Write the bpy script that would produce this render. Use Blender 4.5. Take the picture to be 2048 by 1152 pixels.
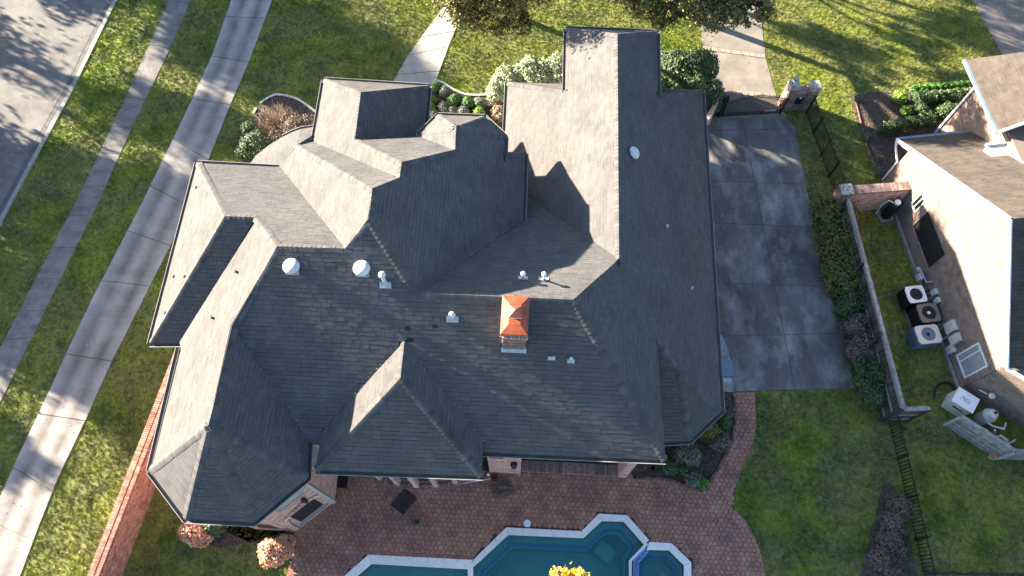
import bpy, math, random
import numpy as np
from mathutils import Vector, Matrix, geometry
for o in list(bpy.data.objects): bpy.data.objects.remove(o)
random.seed(7); rng = np.random.default_rng(11)
S = bpy.context.scene; COL = S.collection; PI = math.pi
# ---------------------------------------------------------------- camera, sky, sun, exposure
FPX, PITCH, YAW, ROLL, HC = 1510.92, 0.4086079, 0.0521032, -0.0022808, 29.0
cd = bpy.data.cameras.new('camera'); cam = bpy.data.objects.new('camera', cd); COL.objects.link(cam)
cd.sensor_width = 36.0; cd.lens = FPX / 2048 * 36.0; cd.clip_start = 0.5; cd.clip_end = 1500
cam.matrix_world = Matrix.Translation((0, 0, HC)) @ Matrix.Rotation(YAW, 4, 'Z') @ Matrix.Rotation(PITCH, 4, 'X') @ Matrix.Rotation(ROLL, 4, 'Z')
S.camera = cam
SUN_AZ, SUN_EL = math.radians(-66.5), math.radians(17.3)       # azimuth measured clockwise from +Y
w = bpy.data.worlds.new('World'); S.world = w; w.use_nodes = True
wn = w.node_tree.nodes; sky = wn.new('ShaderNodeTexSky'); sky.sky_type = 'NISHITA'; sky.sun_disc = False
sky.sun_elevation = SUN_EL; sky.sun_rotation = SUN_AZ; sky.air_density = 1.0; sky.dust_density = 0.8; sky.ozone_density = 2.2
w.node_tree.links.new(sky.outputs[0], wn['Background'].inputs[0]); wn['Background'].inputs[1].default_value = 0.055
sl = bpy.data.lights.new('sun', 'SUN'); sl.energy = 5.0; sl.angle = math.radians(0.65); sl.color = (1.0, 0.845, 0.65)
sun = bpy.data.objects.new('sun', sl); COL.objects.link(sun)
sd = Vector((math.sin(SUN_AZ) * math.cos(SUN_EL), math.cos(SUN_AZ) * math.cos(SUN_EL), math.sin(SUN_EL)))
sun.rotation_euler = sd.to_track_quat('Z', 'Y').to_euler(); sun.location = sd * 60
S.view_settings.view_transform = 'Standard'; S.view_settings.look = 'None'; S.view_settings.gamma = 1
S.view_settings.use_curve_mapping = False; S.view_settings.exposure = 3.0
S.render.engine = 'CYCLES'; S.cycles.max_bounces = 5; S.cycles.transparent_max_bounces = 8

# ---------------------------------------------------------------- survey: photograph point + height -> place
def ray(u, v):
    x = (u - 1024) / FPX; y = (576 - v) / FPX
    return cam.matrix_world.to_3x3() @ Vector((x, y, -1))
def g(u, v, z=0.0):
    r = ray(u, v); t = (z - HC) / r.z
    return Vector((r.x * t, r.y * t, z))
def gl(pts, z=0.0): return [tuple(g(u, v, z)[:2]) for u, v in pts]
def onplane(u, v, p, n):
    r = ray(u, v); C = Vector((0, 0, HC)); n = Vector(n)
    return C + r * (n.dot(Vector(p) - C) / n.dot(r))
CI = cam.matrix_world.inverted()
def px(p):
    q = CI @ Vector(p); return (1024 + FPX * q.x / -q.z, 576 - FPX * q.y / -q.z)

# ---------------------------------------------------------------- materials
def M(name, c1, c2=None, s=3.0, rough=0.85, bump=0.3, bs=60.0, isl=0.0, spec=0.3, c3=None, s3=0.5, t3=0.55, w3=0.08, metal=0.0, dist=0.01, det=6, a3=1.0, uvtracks=None, st=(1, 1, 1), fine=0.0):
    m = bpy.data.materials.new(name); m.use_nodes = True; nt = m.node_tree; N = nt.nodes; L = nt.links
    b = N['Principled BSDF']; b.inputs['Roughness'].default_value = rough; b.inputs['Metallic'].default_value = metal
    b.inputs['Specular IOR Level'].default_value = spec
    geo = N.new('ShaderNodeNewGeometry'); mp = N.new('ShaderNodeMapping'); L.new(geo.outputs['Position'], mp.inputs[0]); mp.inputs['Scale'].default_value = st
    def noise(sc, d=det, r=0.6):
        n = N.new('ShaderNodeTexNoise'); n.inputs['Scale'].default_value = sc; n.inputs['Detail'].default_value = d; n.inputs['Roughness'].default_value = r
        L.new(mp.outputs[0], n.inputs['Vector']); return n
    def ramp(fac, a, b_, ca=(0, 0, 0), cb=(1, 1, 1)):
        r = N.new('ShaderNodeValToRGB'); r.color_ramp.elements[0].position = a; r.color_ramp.elements[1].position = b_
        r.color_ramp.elements[0].color = (*ca, 1); r.color_ramp.elements[1].color = (*cb, 1); L.new(fac, r.inputs[0]); return r.outputs[0]
    def mix(f, a, b_, mode='MIX'):
        x = N.new('ShaderNodeMix'); x.data_type = 'RGBA'; x.blend_type = mode
        for k, val in ((0, f), (6, a), (7, b_)):
            if hasattr(val, 'is_linked') or hasattr(val, 'links'): L.new(val, x.inputs[k])
            elif k == 0: x.inputs[0].default_value = val
            else: x.inputs[k].default_value = (*val, 1)
        return x.outputs[2]
    col = ramp(noise(s).outputs[0], 0.36, 0.64, c1, c2 or c1)
    if c3:
        f3 = ramp(noise(s3, 7, 0.65).outputs[0], t3 - w3, t3 + w3)
        if a3 < 1:
            mm = N.new('ShaderNodeMath'); mm.operation = 'MULTIPLY'; L.new(f3, mm.inputs[0]); mm.inputs[1].default_value = a3; f3 = mm.outputs[0]
        col = mix(f3, col, c3)
    if uvtracks:
        uv = N.new('ShaderNodeUVMap'); sp = N.new('ShaderNodeSeparateXYZ'); L.new(uv.outputs[0], sp.inputs[0])
        r = N.new('ShaderNodeValToRGB'); e = r.color_ramp.elements; e[0].position = 0.05; e[0].color = (0, 0, 0, 1); e[1].position = 0.95; e[1].color = (0, 0, 0, 1)
        for p_, v_ in ((0.17, .55), (0.30, 1), (0.42, .35), (0.5, .05), (0.58, .35), (0.72, 1), (0.84, .4)):
            q = e.new(p_); q.color = (v_, v_, v_, 1)
        L.new(sp.outputs[0], r.inputs[0])
        f = mix(1.0, r.outputs[0], ramp(noise(0.9).outputs[0], .3, .62, (.35, .35, .35), (1, 1, 1)), 'MULTIPLY')
        col = mix(f, col, uvtracks)
    if fine:
        f = ramp(noise(bs * 0.8, 3).outputs[0], 0.3, 0.7, (1 - fine,) * 3, (1 + fine,) * 3); col = mix(1.0, col, f, 'MULTIPLY')
    if isl:
        oi = N.new('ShaderNodeObjectInfo'); ad = N.new('ShaderNodeMath'); ad.operation = 'ADD'
        L.new(geo.outputs['Random Per Island'], ad.inputs[0]); L.new(oi.outputs['Random'], ad.inputs[1])
        fr = N.new('ShaderNodeMath'); fr.operation = 'FRACT'; L.new(ad.outputs[0], fr.inputs[0])
        col = mix(1.0, col, ramp(fr.outputs[0], 0, 1, (1 - isl,) * 3, (1 + isl,) * 3), 'MULTIPLY')
    L.new(col, b.inputs['Base Color'])
    if bump:
        bp = N.new('ShaderNodeBump'); bp.inputs['Strength'].default_value = bump; bp.inputs['Distance'].default_value = dist
        L.new(noise(bs, 4).outputs[0], bp.inputs['Height']); L.new(bp.outputs[0], b.inputs['Normal'])
    return m
def grass_mat(name, tuft):
    m = bpy.data.materials.new(name); m.use_nodes = True; nt = m.node_tree; N = nt.nodes; L = nt.links
    b = N['Principled BSDF']; b.inputs['Roughness'].default_value = 0.75; b.inputs['Specular IOR Level'].default_value = 0.25
    geo = N.new('ShaderNodeNewGeometry')
    def noise(sc, d=5, off=0):
        mp = N.new('ShaderNodeMapping'); mp.inputs['Location'].default_value = (off, off * .7, 0); mp.inputs['Scale'].default_value = (1, 1, .2); L.new(geo.outputs['Position'], mp.inputs[0])
        n = N.new('ShaderNodeTexNoise'); n.inputs['Scale'].default_value = sc; n.inputs['Detail'].default_value = d; n.inputs['Roughness'].default_value = .65; L.new(mp.outputs[0], n.inputs['Vector']); return n.outputs[0]
    def ramp(fac, a, b_, ca, cb):
        r = N.new('ShaderNodeValToRGB'); r.color_ramp.elements[0].position = a; r.color_ramp.elements[1].position = b_
        r.color_ramp.elements[0].color = (*ca, 1); r.color_ramp.elements[1].color = (*cb, 1); L.new(fac, r.inputs[0]); return r.outputs[0]
    def mix(f, a, b_, mode='MIX'):
        x = N.new('ShaderNodeMix'); x.data_type = 'RGBA'; x.blend_type = mode
        if isinstance(f, float): x.inputs[0].default_value = f
        else: L.new(f, x.inputs[0])
        L.new(a, x.inputs[6]); L.new(b_, x.inputs[7]); return x.outputs[2]
    green = ramp(noise(0.9), .38, .62, (.085, .140, .014), (.240, .300, .026))
    straw = ramp(noise(5.0), .35, .65, (.17, .155, .080), (.31, .28, .17))
    patch = ramp(noise(0.33, 7, 31), .37, .55, (0, 0, 0), (1, 1, 1))
    speck = ramp(noise(9.0, 4, 5), .42, .66, (.15, .15, .15), (1, 1, 1))
    base = ramp(noise(3.2, 4, 9), .52, .72, (0, 0, 0), (.55, .55, .55))
    f = mix(1.0, patch, speck, 'MULTIPLY'); f = mix(1.0, f, base, 'LIGHTEN')
    col = mix(f, green, straw)
    if not tuft: col = mix(1.0, col, ramp(noise(20), .3, .7, (.55, .55, .55), (.95, .95, .95)), 'MULTIPLY')
    else:
        oi = N.new('ShaderNodeObjectInfo'); col = mix(1.0, col, ramp(oi.outputs['Random'], 0, 1, (.75, .78, .7), (1.55, 1.5, 1.4)), 'MULTIPLY')
    L.new(col, b.inputs['Base Color'])
    return m
def leaf_mat(name, c1, c2, sc=2.0, isl=.45, trans=.0, rough=.55):
    return M(name, c1, c2, s=sc, rough=rough, bump=0, isl=isl, spec=.35)
MT = dict(
 shingle=M('asphalt_shingle', (.083, .083, .086), (.104, .102, .103), s=.9, rough=.95, bump=.5, bs=55, isl=.09, spec=.03, c3=(.072, .072, .075), s3=.6, t3=.60, w3=.15, dist=.004, fine=.07, a3=.6, st=(1.6, 1, .5)),
 cap=M('ridge_cap', (.070, .070, .073), (.092, .090, .092), s=3, rough=.95, bump=.5, bs=60, isl=.22, spec=.2, dist=.004, fine=.1),
 lip=M('gutter_lip_metal', (.24, .24, .24), (.34, .34, .33), rough=.5, bump=0),
 edge=M('shingle_underlay', (.020, .020, .022), (.03, .03, .032), rough=1, bump=0),
 band=M('rowlock_band', (.26, .20, .17), (.42, .34, .30), s=12, rough=.9, bump=.3, isl=.3),
 gutter=M('gutter_metal', (.075, .074, .074), (.11, .105, .10), s=4, rough=.5, bump=.05, spec=.4),
 fascia=M('white_trim', (.5, .51, .52), (.6, .61, .62), s=5, rough=.55, bump=.05),
 brick=M('pink_brick', (.50, .30, .26), (.60, .42, .37), s=9, rough=.9, bump=.4, bs=70, isl=.28, c3=(.30, .15, .12), s3=14, t3=.6),
 mortar=M('mortar', (.33, .28, .26), (.42, .37, .34), s=20, rough=.95, bump=.3),
 redbrick=M('red_brick', (.31, .15, .115), (.41, .225, .175), s=7, rough=.9, bump=.4, bs=70, isl=.30, c3=(.24, .10, .075), s3=3, t3=.58),
 redmortar=M('red_mortar', (.27, .18, .14), (.36, .25, .20), s=20, rough=.95),
 palebrick=M('pale_brick', (.23, .168, .142), (.29, .22, .188), s=8, rough=.9, bump=.3, bs=70, isl=.07, c3=(.17, .13, .105), s3=2.5, t3=.56),
 palemortar=M('pale_mortar', (.165, .13, .11), (.21, .17, .145), s=20, rough=.95),
 stone=M('column_brick', (.17, .11, .10), (.30, .22, .20), s=9, rough=.9, bump=.5, bs=40, isl=.35),
 capstone=M('cast_stone', (.30, .30, .28), (.48, .47, .44), s=12, rough=.9, bump=.5, c3=(.12, .13, .12), s3=9, t3=.55),
 walk=M('walk_concrete', (.27, .262, .245), (.34, .33, .31), s=2.5, rough=.9, bump=.25, bs=90, isl=.06, fine=.10, c3=(.30, .29, .28), s3=3.5, t3=.60, a3=.7),
 sidewalk=M('sidewalk_concrete', (.16, .15, .147), (.215, .205, .198), s=1.8, rough=.92, bump=.3, bs=80, isl=.10, fine=.15, c3=(.12, .112, .11), s3=2.0, t3=.55, a3=.8),
 lane=M('lane_concrete', (.27, .262, .25), (.34, .33, .31), s=1.2, rough=.9, bump=.25, bs=80, isl=.06, fine=.10, c3=(.24, .228, .215), s3=1.1, t3=.55, a3=.7, uvtracks=(.12, .11, .108)),
 road=M('road_concrete', (.125, .122, .12), (.18, .174, .168), s=.9, rough=.92, bump=.3, bs=60, fine=.18, c3=(.25, .24, .23), s3=2.2, t3=.62, w3=.1, a3=.6),
 kerb=M('kerb_concrete', (.23, .222, .21), (.31, .30, .285), s=3, rough=.9, bump=.3, bs=80, fine=.15),
 gutterline=M('road_gutter', (.10, .10, .10), (.15, .148, .145), s=2, rough=.92, bump=.3, fine=.15),
 drive=M('driveway_concrete', (.085, .083, .082), (.15, .147, .143), s=.8, rough=.8, bump=.3, bs=70, isl=.10, fine=.25, c3=(.34, .335, .32), s3=1.1, t3=.60, w3=.13, spec=.3, a3=.8, st=(1, .55, 1)),
 frontdrive=M('front_drive_concrete', (.17, .155, .14), (.23, .21, .19), s=1.2, rough=.9, bump=.3, bs=70, fine=.15, isl=.06, c3=(.15, .14, .13), s3=2, t3=.58, a3=.6),
 paver=M('stamped_paver', (.31, .145, .10), (.41, .21, .15), s=1.6, rough=.75, bump=.3, bs=45, isl=.14, c3=(.12, .085, .078), s3=.55, t3=.60, w3=.12, a3=.85, fine=.12),
 pavermortar=M('paver_joint', (.085, .050, .042), (.115, .07, .06), s=5, rough=.95),
 coping=M('pool_coping', (.76, .74, .70), (.84, .82, .78), s=3, rough=.8, bump=.2, bs=60, isl=.06, fine=.06, c3=(.50, .47, .44), s3=9, t3=.66),
 plaster=M('pool_plaster', (.36, .42, .42), (.46, .52, .52), s=2, rough=.8, bump=.2, bs=25, fine=.1),
 tile=M('blue_tile', (.015, .09, .42), (.05, .20, .62), s=14, rough=.2, bump=0, isl=.5, spec=.6),
 grout=M('tile_grout', (.32, .42, .48), rough=.8, bump=0),
 soil=M('mulch_bed', (.065, .050, .040), (.12, .094, .075), s=4, rough=1, bump=1.0, bs=28, dist=.04, fine=.35),
 chip=M('mulch_chip', (.05, .032, .022), (.14, .10, .075), s=20, rough=1, bump=0, isl=.5),
 gravel=M('white_gravel', (.35, .35, .34), (.55, .55, .53), s=30, rough=.9, bump=0, isl=.5),
 iron=M('black_iron', (.008, .008, .009), (.014, .014, .015), s=9, rough=.45, bump=0, spec=.5),
 wood=M('weathered_wood', (.040, .036, .036), (.095, .088, .085), s=5, rough=.95, bump=.6, bs=22, isl=.35, st=(1, 1, .15), c3=(.035, .030, .030), s3=2.2, t3=.56),
 graywood=M('grey_screen_wood', (.19, .20, .19), (.30, .31, .30), s=5, rough=.95, bump=.5, bs=22, isl=.25),
 toprail=M('weathered_rail', (.17, .17, .17), (.30, .30, .29), s=8, rough=.95, bump=.5, bs=30, isl=.2),
 nroof=M('brown_shingle', (.062, .054, .049), (.086, .074, .066), s=2, rough=.95, bump=.5, bs=50, isl=.10, spec=.1, fine=.12),
 white=M('white_paint', (.74, .75, .76), (.80, .81, .81), s=4, rough=.45, bump=.03),
 whitepvc=M('white_plastic', (.76, .77, .77), rough=.35, bump=0),
 ventmetal=M('pale_vent_metal', (.44, .47, .50), (.58, .60, .62), s=9, rough=.4, bump=.05, c3=(.38, .42, .46), s3=14, t3=.62, spec=.5),
 flash=M('galvanised_flashing', (.26, .32, .37), (.45, .49, .52), s=16, rough=.45, bump=.2, bs=20, spec=.5),
 copper=M('copper_sheet', (.33, .072, .032), (.42, .11, .05), s=4, rough=.38, bump=.12, bs=8, metal=.35, dist=.02, spec=.5, c3=(.26, .06, .03), s3=3, t3=.60),
 glass=M('dark_window', (.010, .011, .013), (.016, .017, .020), s=2, rough=.12, bump=0, spec=.7),
 screen=M('solar_screen', (.012, .012, .014), (.018, .018, .020), s=30, rough=.75, bump=0),
 blind=M('grey_blind', (.26, .28, .29), (.34, .36, .37), s=4, rough=.5, bump=0),
 black=M('black_plastic', (.012, .012, .013), (.02, .02, .021), s=9, rough=.5, bump=.1),
 acgrey=M('charcoal_cabinet', (.018, .018, .021), (.03, .03, .033), s=20, rough=.6, bump=.1),
 beige=M('beige_cabinet', (.52, .50, .45), (.62, .60, .55), s=4, rough=.5, bump=.05),
 bluegrey=M('blue_grey_cabinet', (.13, .20, .27), (.17, .25, .33), s=4, rough=.5, bump=.05),
 bronze=M('bronze_top', (.16, .13, .11), (.22, .18, .15), s=6, rough=.5, bump=.05),
 orange=M('orange_plastic', (.60, .075, .02), rough=.4, bump=0),
 hose=M('hose_rubber', (.10, .095, .075), (.16, .15, .12), s=9, rough=.6, bump=0),
 mat=M('dark_mat', (.030, .022, .022), (.055, .042, .04), s=9, rough=.95, bump=.5, bs=60),
 terracotta=M('terracotta', (.42, .23, .15), (.5, .30, .2), s=8, rough=.85, bump=.1),
 edging=M('pale_edging', (.48, .46, .42), (.60, .58, .54), s=8, rough=.85, bump=.2, isl=.12),
 bededge=M('brick_edging', (.16, .07, .055), (.26, .13, .10), s=6, rough=.9, bump=.3, isl=.3),
 bark=M('bark', (.09, .07, .055), (.17, .14, .11), s=8, rough=.95, bump=.8, bs=14, dist=.03),
 twig=M('bare_twig', (.26, .20, .14), (.42, .33, .23), s=4, rough=.9, bump=0, isl=.35),
 darktwig=M('dark_twig', (.07, .055, .05), (.14, .11, .10), s=4, rough=.9, bump=0, isl=.35),
 lawn=grass_mat('lawn_surface', False), tuft=grass_mat('grass_blade', True),
 oak=leaf_mat('oak_leaf', (.075, .085, .022), (.23, .20, .055), 1.6),
 darkleaf=leaf_mat('dark_green_leaf', (.028, .060, .022), (.060, .105, .035), 2),
 boxwood=leaf_mat('boxwood_leaf', (.045, .13, .018), (.08, .19, .03), 3, .3),
 greyleaf=leaf_mat('grey_green_leaf', (.085, .11, .075), (.16, .18, .13), 3, .35),
 varieg=leaf_mat('variegated_leaf', (.13, .19, .10), (.38, .44, .27), 7, .45),
 olive=leaf_mat('olive_leaf', (.075, .090, .018), (.14, .135, .030), 2, .4),
 purple=leaf_mat('brown_leaf', (.080, .058, .045), (.16, .12, .092), 2, .45),
 tan=leaf_mat('tan_leaf', (.20, .15, .10), (.34, .27, .18), 4, .4),
 red=leaf_mat('red_leaf', (.26, .045, .025), (.42, .14, .05), 6, .5),
 coral=leaf_mat('coral_leaf', (.44, .17, .10), (.62, .38, .25), 6, .4),
 yellow=leaf_mat('yellow_leaf', (.80, .46, .02), (.90, .70, .08), 6, .35),
 lime=leaf_mat('lime_leaf', (.11, .20, .02), (.18, .28, .03), 4, .35),
)
def water_mat(name, tint, dens):
    m = bpy.data.materials.new(name); m.use_nodes = True; nt = m.node_tree; N = nt.nodes; L = nt.links
    N.remove(N['Principled BSDF']); out = N['Material Output']
    tr = N.new('ShaderNodeBsdfTransparent'); tr.inputs[0].default_value = (*tint, 1)
    df = N.new('ShaderNodeBsdfDiffuse'); df.inputs[0].default_value = (.05, .26, .28, 1)
    gl_ = N.new('ShaderNodeBsdfGlossy'); gl_.inputs['Roughness'].default_value = .03
    a = N.new('ShaderNodeMixShader'); a.inputs[0].default_value = dens; L.new(tr.outputs[0], a.inputs[1]); L.new(df.outputs[0], a.inputs[2])
    fr = N.new('ShaderNodeFresnel'); fr.inputs[0].default_value = 1.33
    n = N.new('ShaderNodeTexNoise'); n.inputs['Scale'].default_value = 5; geo = N.new('ShaderNodeNewGeometry'); L.new(geo.outputs['Position'], n.inputs['Vector'])
    bp = N.new('ShaderNodeBump'); bp.inputs['Strength'].default_value = .6; bp.inputs['Distance'].default_value = .03; L.new(n.outputs[0], bp.inputs['Height']); L.new(bp.outputs[0], gl_.inputs['Normal'])
    b = N.new('ShaderNodeMixShader'); L.new(fr.outputs[0], b.inputs[0]); L.new(a.outputs[0], b.inputs[1]); L.new(gl_.outputs[0], b.inputs[2])
    L.new(b.outputs[0], out.inputs[0]); return m
MT['shingle'].node_tree.nodes['Principled BSDF'].inputs['Diffuse Roughness'].default_value = .0
MT['water'] = water_mat('pool_water', (.48, .86, .90), .30)
MT['spawater'] = water_mat('spa_water', (.55, .85, .88), .22)

# ---------------------------------------------------------------- building helpers
def tag(o, label=None, cat=None, group=None, kind=None):
    if label: o['label'] = label
    if cat: o['category'] = cat
    if group: o['group'] = group
    if kind: o['kind'] = kind
    return o
def empty(name, loc, label, cat, group=None, rz=0.0):
    o = bpy.data.objects.new(name, None); o.location = loc; o.rotation_euler.z = rz; COL.objects.link(o); return tag(o, label, cat, group)
def link(name, me, mat=None, parent=None, kind=None, mtx=None, label=None):
    if mat is not None and not me.materials: me.materials.append(MT[mat] if isinstance(mat, str) else mat)
    o = bpy.data.objects.new(name, me); COL.objects.link(o)
    if mtx is not None: o.matrix_world = mtx
    if parent is not None:
        o.parent = parent
        o.matrix_parent_inverse = root_inv(parent)
    if kind: o['kind'] = kind
    if label: o['label'] = label
    return o
_inv = {}
def wm(o):
    m = Matrix.LocRotScale(o.location, o.rotation_euler, o.scale)
    return wm(o.parent) @ o.matrix_parent_inverse @ m if o.parent else m
def root_inv(p):
    k = p.name
    if k not in _inv: _inv[k] = wm(p).inverted()
    return _inv[k]
class MB:
    def __init__(s): s.v = []; s.f = []; s.uv = []
    def add(s, v, f, uv=None):
        n = len(s.v); s.v += [tuple(p) for p in v]; s.f += [tuple(i + n for i in q) for q in f]
        s.uv += uv if uv else [None] * len(f); return s
    def box(s, c, d, rz=0.0, ax=None, taper=1.0):
        hx, hy, hz = d[0] / 2, d[1] / 2, d[2] / 2; c = Vector(c)
        if ax is None: ax = (Vector((math.cos(rz), math.sin(rz), 0)), Vector((-math.sin(rz), math.cos(rz), 0)), Vector((0, 0, 1)))
        P = []
        for z in (-1, 1):
            t = taper if z > 0 else 1.0
            for x, y in ((-1, -1), (1, -1), (1, 1), (-1, 1)): P.append(c + ax[0] * x * hx * t + ax[1] * y * hy * t + ax[2] * z * hz)
        return s.add(P, [(3, 2, 1, 0), (4, 5, 6, 7), (0, 1, 5, 4), (1, 2, 6, 5), (2, 3, 7, 6), (3, 0, 4, 7)])
    def prism(s, poly, z0, z1, holes=()):
        if holes:
            loops = [[Vector((*p, 0)) for p in poly]] + [[Vector((*p, 0)) for p in h] for h in holes]
            tris = geometry.tessellate_polygon(loops); fl = [p for l in loops for p in l]; n = len(fl)
            s.add([(p.x, p.y, z1) for p in fl], [fix(t, fl) for t in tris])
            for l in loops:
                a = area(l); k = len(l)
                for i in range(k):
                    p, q = l[i], l[(i + 1) % k]
                    s.add([(p.x, p.y, z0), (q.x, q.y, z0), (q.x, q.y, z1), (p.x, p.y, z1)], [(0, 1, 2, 3)])
            return s
        poly = list(poly)
        if area([Vector((*p, 0)) for p in poly]) < 0: poly.reverse()
        n = len(poly); V = [(x, y, z0) for x, y in poly] + [(x, y, z1) for x, y in poly]
        F = [tuple(range(n, 2 * n)), tuple(reversed(range(n)))] + [(i, (i + 1) % n, n + (i + 1) % n, n + i) for i in range(n)]
        return s.add(V, F)
    def tube(s, pts, r, n=6, r2=None, cap=True):
        pts = [Vector(p) for p in pts]; m = len(pts); V = []; F = []; prev = None
        for i, p in enumerate(pts):
            t = (pts[min(i + 1, m - 1)] - pts[max(i - 1, 0)]).normalized()
            a = prev if prev is not None else (Vector((0, 0, 1)) if abs(t.z) < .9 else Vector((1, 0, 0)))
            a = (a - t * a.dot(t)).normalized(); b = t.cross(a); prev = a
            rr = r if r2 is None else r + (r2 - r) * i / (m - 1)
            for k in range(n): V.append(p + (a * math.cos(2 * PI * k / n) + b * math.sin(2 * PI * k / n)) * rr)
        for i in range(m - 1):
            for k in range(n): F.append((i * n + k, i * n + (k + 1) % n, (i + 1) * n + (k + 1) % n, (i + 1) * n + k))
        if cap: F += [tuple(reversed(range(n))), tuple((m - 1) * n + k for k in range(n))]
        return s.add(V, F)
    def lathe(s, c, prof, n=16, ax=None):
        c = Vector(c); ax = ax or (Vector((1, 0, 0)), Vector((0, 1, 0)), Vector((0, 0, 1))); V = []; F = []
        for r, z in prof:
            for k in range(n): V.append(c + ax[0] * r * math.cos(2 * PI * k / n) + ax[1] * r * math.sin(2 * PI * k / n) + ax[2] * z)
        for i in range(len(prof) - 1):
            for k in range(n): F.append((i * n + k, i * n + (k + 1) % n, (i + 1) * n + (k + 1) % n, (i + 1) * n + k))
        F += [tuple(reversed(range(n))), tuple((len(prof) - 1) * n + k for k in range(n))]
        return s.add(V, F)
    def mesh(s, name, smooth=False):
        me = bpy.data.meshes.new(name); me.from_pydata(s.v, [], s.f)
        if any(u is not None for u in s.uv):
            l = me.uv_layers.new(name='UVMap'); i = 0
            for f, u in zip(s.f, s.uv):
                for k in range(len(f)):
                    if u: l.data[i].uv = u[k]
                    i += 1
        if smooth: me.shade_smooth()
        me.update(); return me
    def build(s, name, mat, parent=None, kind=None, label=None, smooth=False, origin=None):
        if parent is None and s.v and origin is None:
            a = np.array(s.v); origin = (float(a[:, 0].mean()), float(a[:, 1].mean()), float(a[:, 2].min()))
        if origin is not None and parent is None:
            ox, oy, oz = origin; s.v = [(x - ox, y - oy, z - oz) for x, y, z in s.v]
            o = link(name, s.mesh(name, smooth), mat, None, kind, Matrix.Translation(origin), label); return o
        return link(name, s.mesh(name, smooth), mat, parent, kind, None, label)
def area(l):
    return sum(l[i].x * l[(i + 1) % len(l)].y - l[(i + 1) % len(l)].x * l[i].y for i in range(len(l))) / 2
def fix(t, fl):
    a, b, c = (fl[i] for i in t)
    return tuple(t) if (b - a).cross(c - a).z > 0 else (t[0], t[2], t[1])
def fastmesh(name, V, nq):
    """V: (n*nq,3) array, faces of nq corners each"""
    me = bpy.data.meshes.new(name); V = np.ascontiguousarray(V, dtype=np.float32); n = len(V); k = n // nq
    me.vertices.add(n); me.vertices.foreach_set('co', V.ravel()); me.loops.add(n); me.loops.foreach_set('vertex_index', np.arange(n, dtype=np.int32))
    me.polygons.add(k); me.polygons.foreach_set('loop_start', np.arange(0, n, nq, dtype=np.int32)); me.update(calc_edges=True); return me
def inpoly(P, poly):
    x, y = P[:, 0], P[:, 1]; r = np.zeros(len(P), bool); n = len(poly)
    for i in range(n):
        x0, y0 = poly[i]; x1, y1 = poly[(i + 1) % n]
        if y0 == y1: continue
        r ^= ((y0 > y) != (y1 > y)) & (x < (x1 - x0) * (y - y0) / (y1 - y0) + x0)
    return r
def pip(x, y, poly): return bool(inpoly(np.array([[x, y]]), poly)[0])
_bx = {}
def unit_box(name='brick', key='b', bev=0.0):
    if key not in _bx:
        _bx[key] = MB().box((0, 0, 0), (1, 1, 1)).mesh(name)
    return _bx[key]
def piece(name, mat, parent, c, d, ax):
    """one box-shaped piece as an object sharing the unit mesh"""
    key = (name, mat)
    if key not in _bx:
        m = MB().box((0, 0, 0), (1, 1, 1)).mesh(name); m.materials.append(MT[mat]); _bx[key] = m
    R = Matrix((ax[0] * d[0], ax[1] * d[1], ax[2] * d[2])).transposed().to_4x4(); R.translation = Vector(c)
    return link(name, _bx[key], None, parent, None, R)
UP = Vector((0, 0, 1))
def clip2d(quad, poly):
    n = len(poly); out = [Vector(p) for p in quad]; hit = False
    x0 = min(p[0] for p in quad); x1 = max(p[0] for p in quad); y0 = min(p[1] for p in quad); y1 = max(p[1] for p in quad)
    for i in range(n):
        a, b = poly[i], poly[(i + 1) % n]
        if max(a[0], b[0]) < x0 or min(a[0], b[0]) > x1 or max(a[1], b[1]) < y0 or min(a[1], b[1]) > y1: continue
        d = (b[0] - a[0], b[1] - a[1]); sd_ = [d[0] * (p[1] - a[1]) - d[1] * (p[0] - a[0]) for p in quad]
        if min(sd_) >= -1e-9 or max(sd_) <= 1e-9: continue
        # does the segment really cross the quad
        t0, t1 = 0.0, 1.0; okc = True
        for k in range(len(quad)):
            q, r = quad[k], quad[(k + 1) % len(quad)]; e = (r[0] - q[0], r[1] - q[1])
            f0 = e[0] * (a[1] - q[1]) - e[1] * (a[0] - q[0]); f1 = e[0] * (b[1] - q[1]) - e[1] * (b[0] - q[0])
            if f0 < 0 and f1 < 0: okc = False; break
            if f0 * f1 < 0:
                t = f0 / (f0 - f1)
                if f0 < 0: t0 = max(t0, t)
                else: t1 = min(t1, t)
        if not okc or t0 >= t1: continue
        hit = True; nn = (-d[1], d[0]); res = []
        for k in range(len(out)):
            p, q = out[k], out[(k + 1) % len(out)]; dp = (p[0] - a[0]) * nn[0] + (p[1] - a[1]) * nn[1]; dq = (q[0] - a[0]) * nn[0] + (q[1] - a[1]) * nn[1]
            if dp >= 0: res.append(p)
            if (dp >= 0) != (dq >= 0): s = dp / (dp - dq); res.append(p + (q - p) * s)
        out = res
        if len(out) < 3: return [], True
    return out, hit
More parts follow.
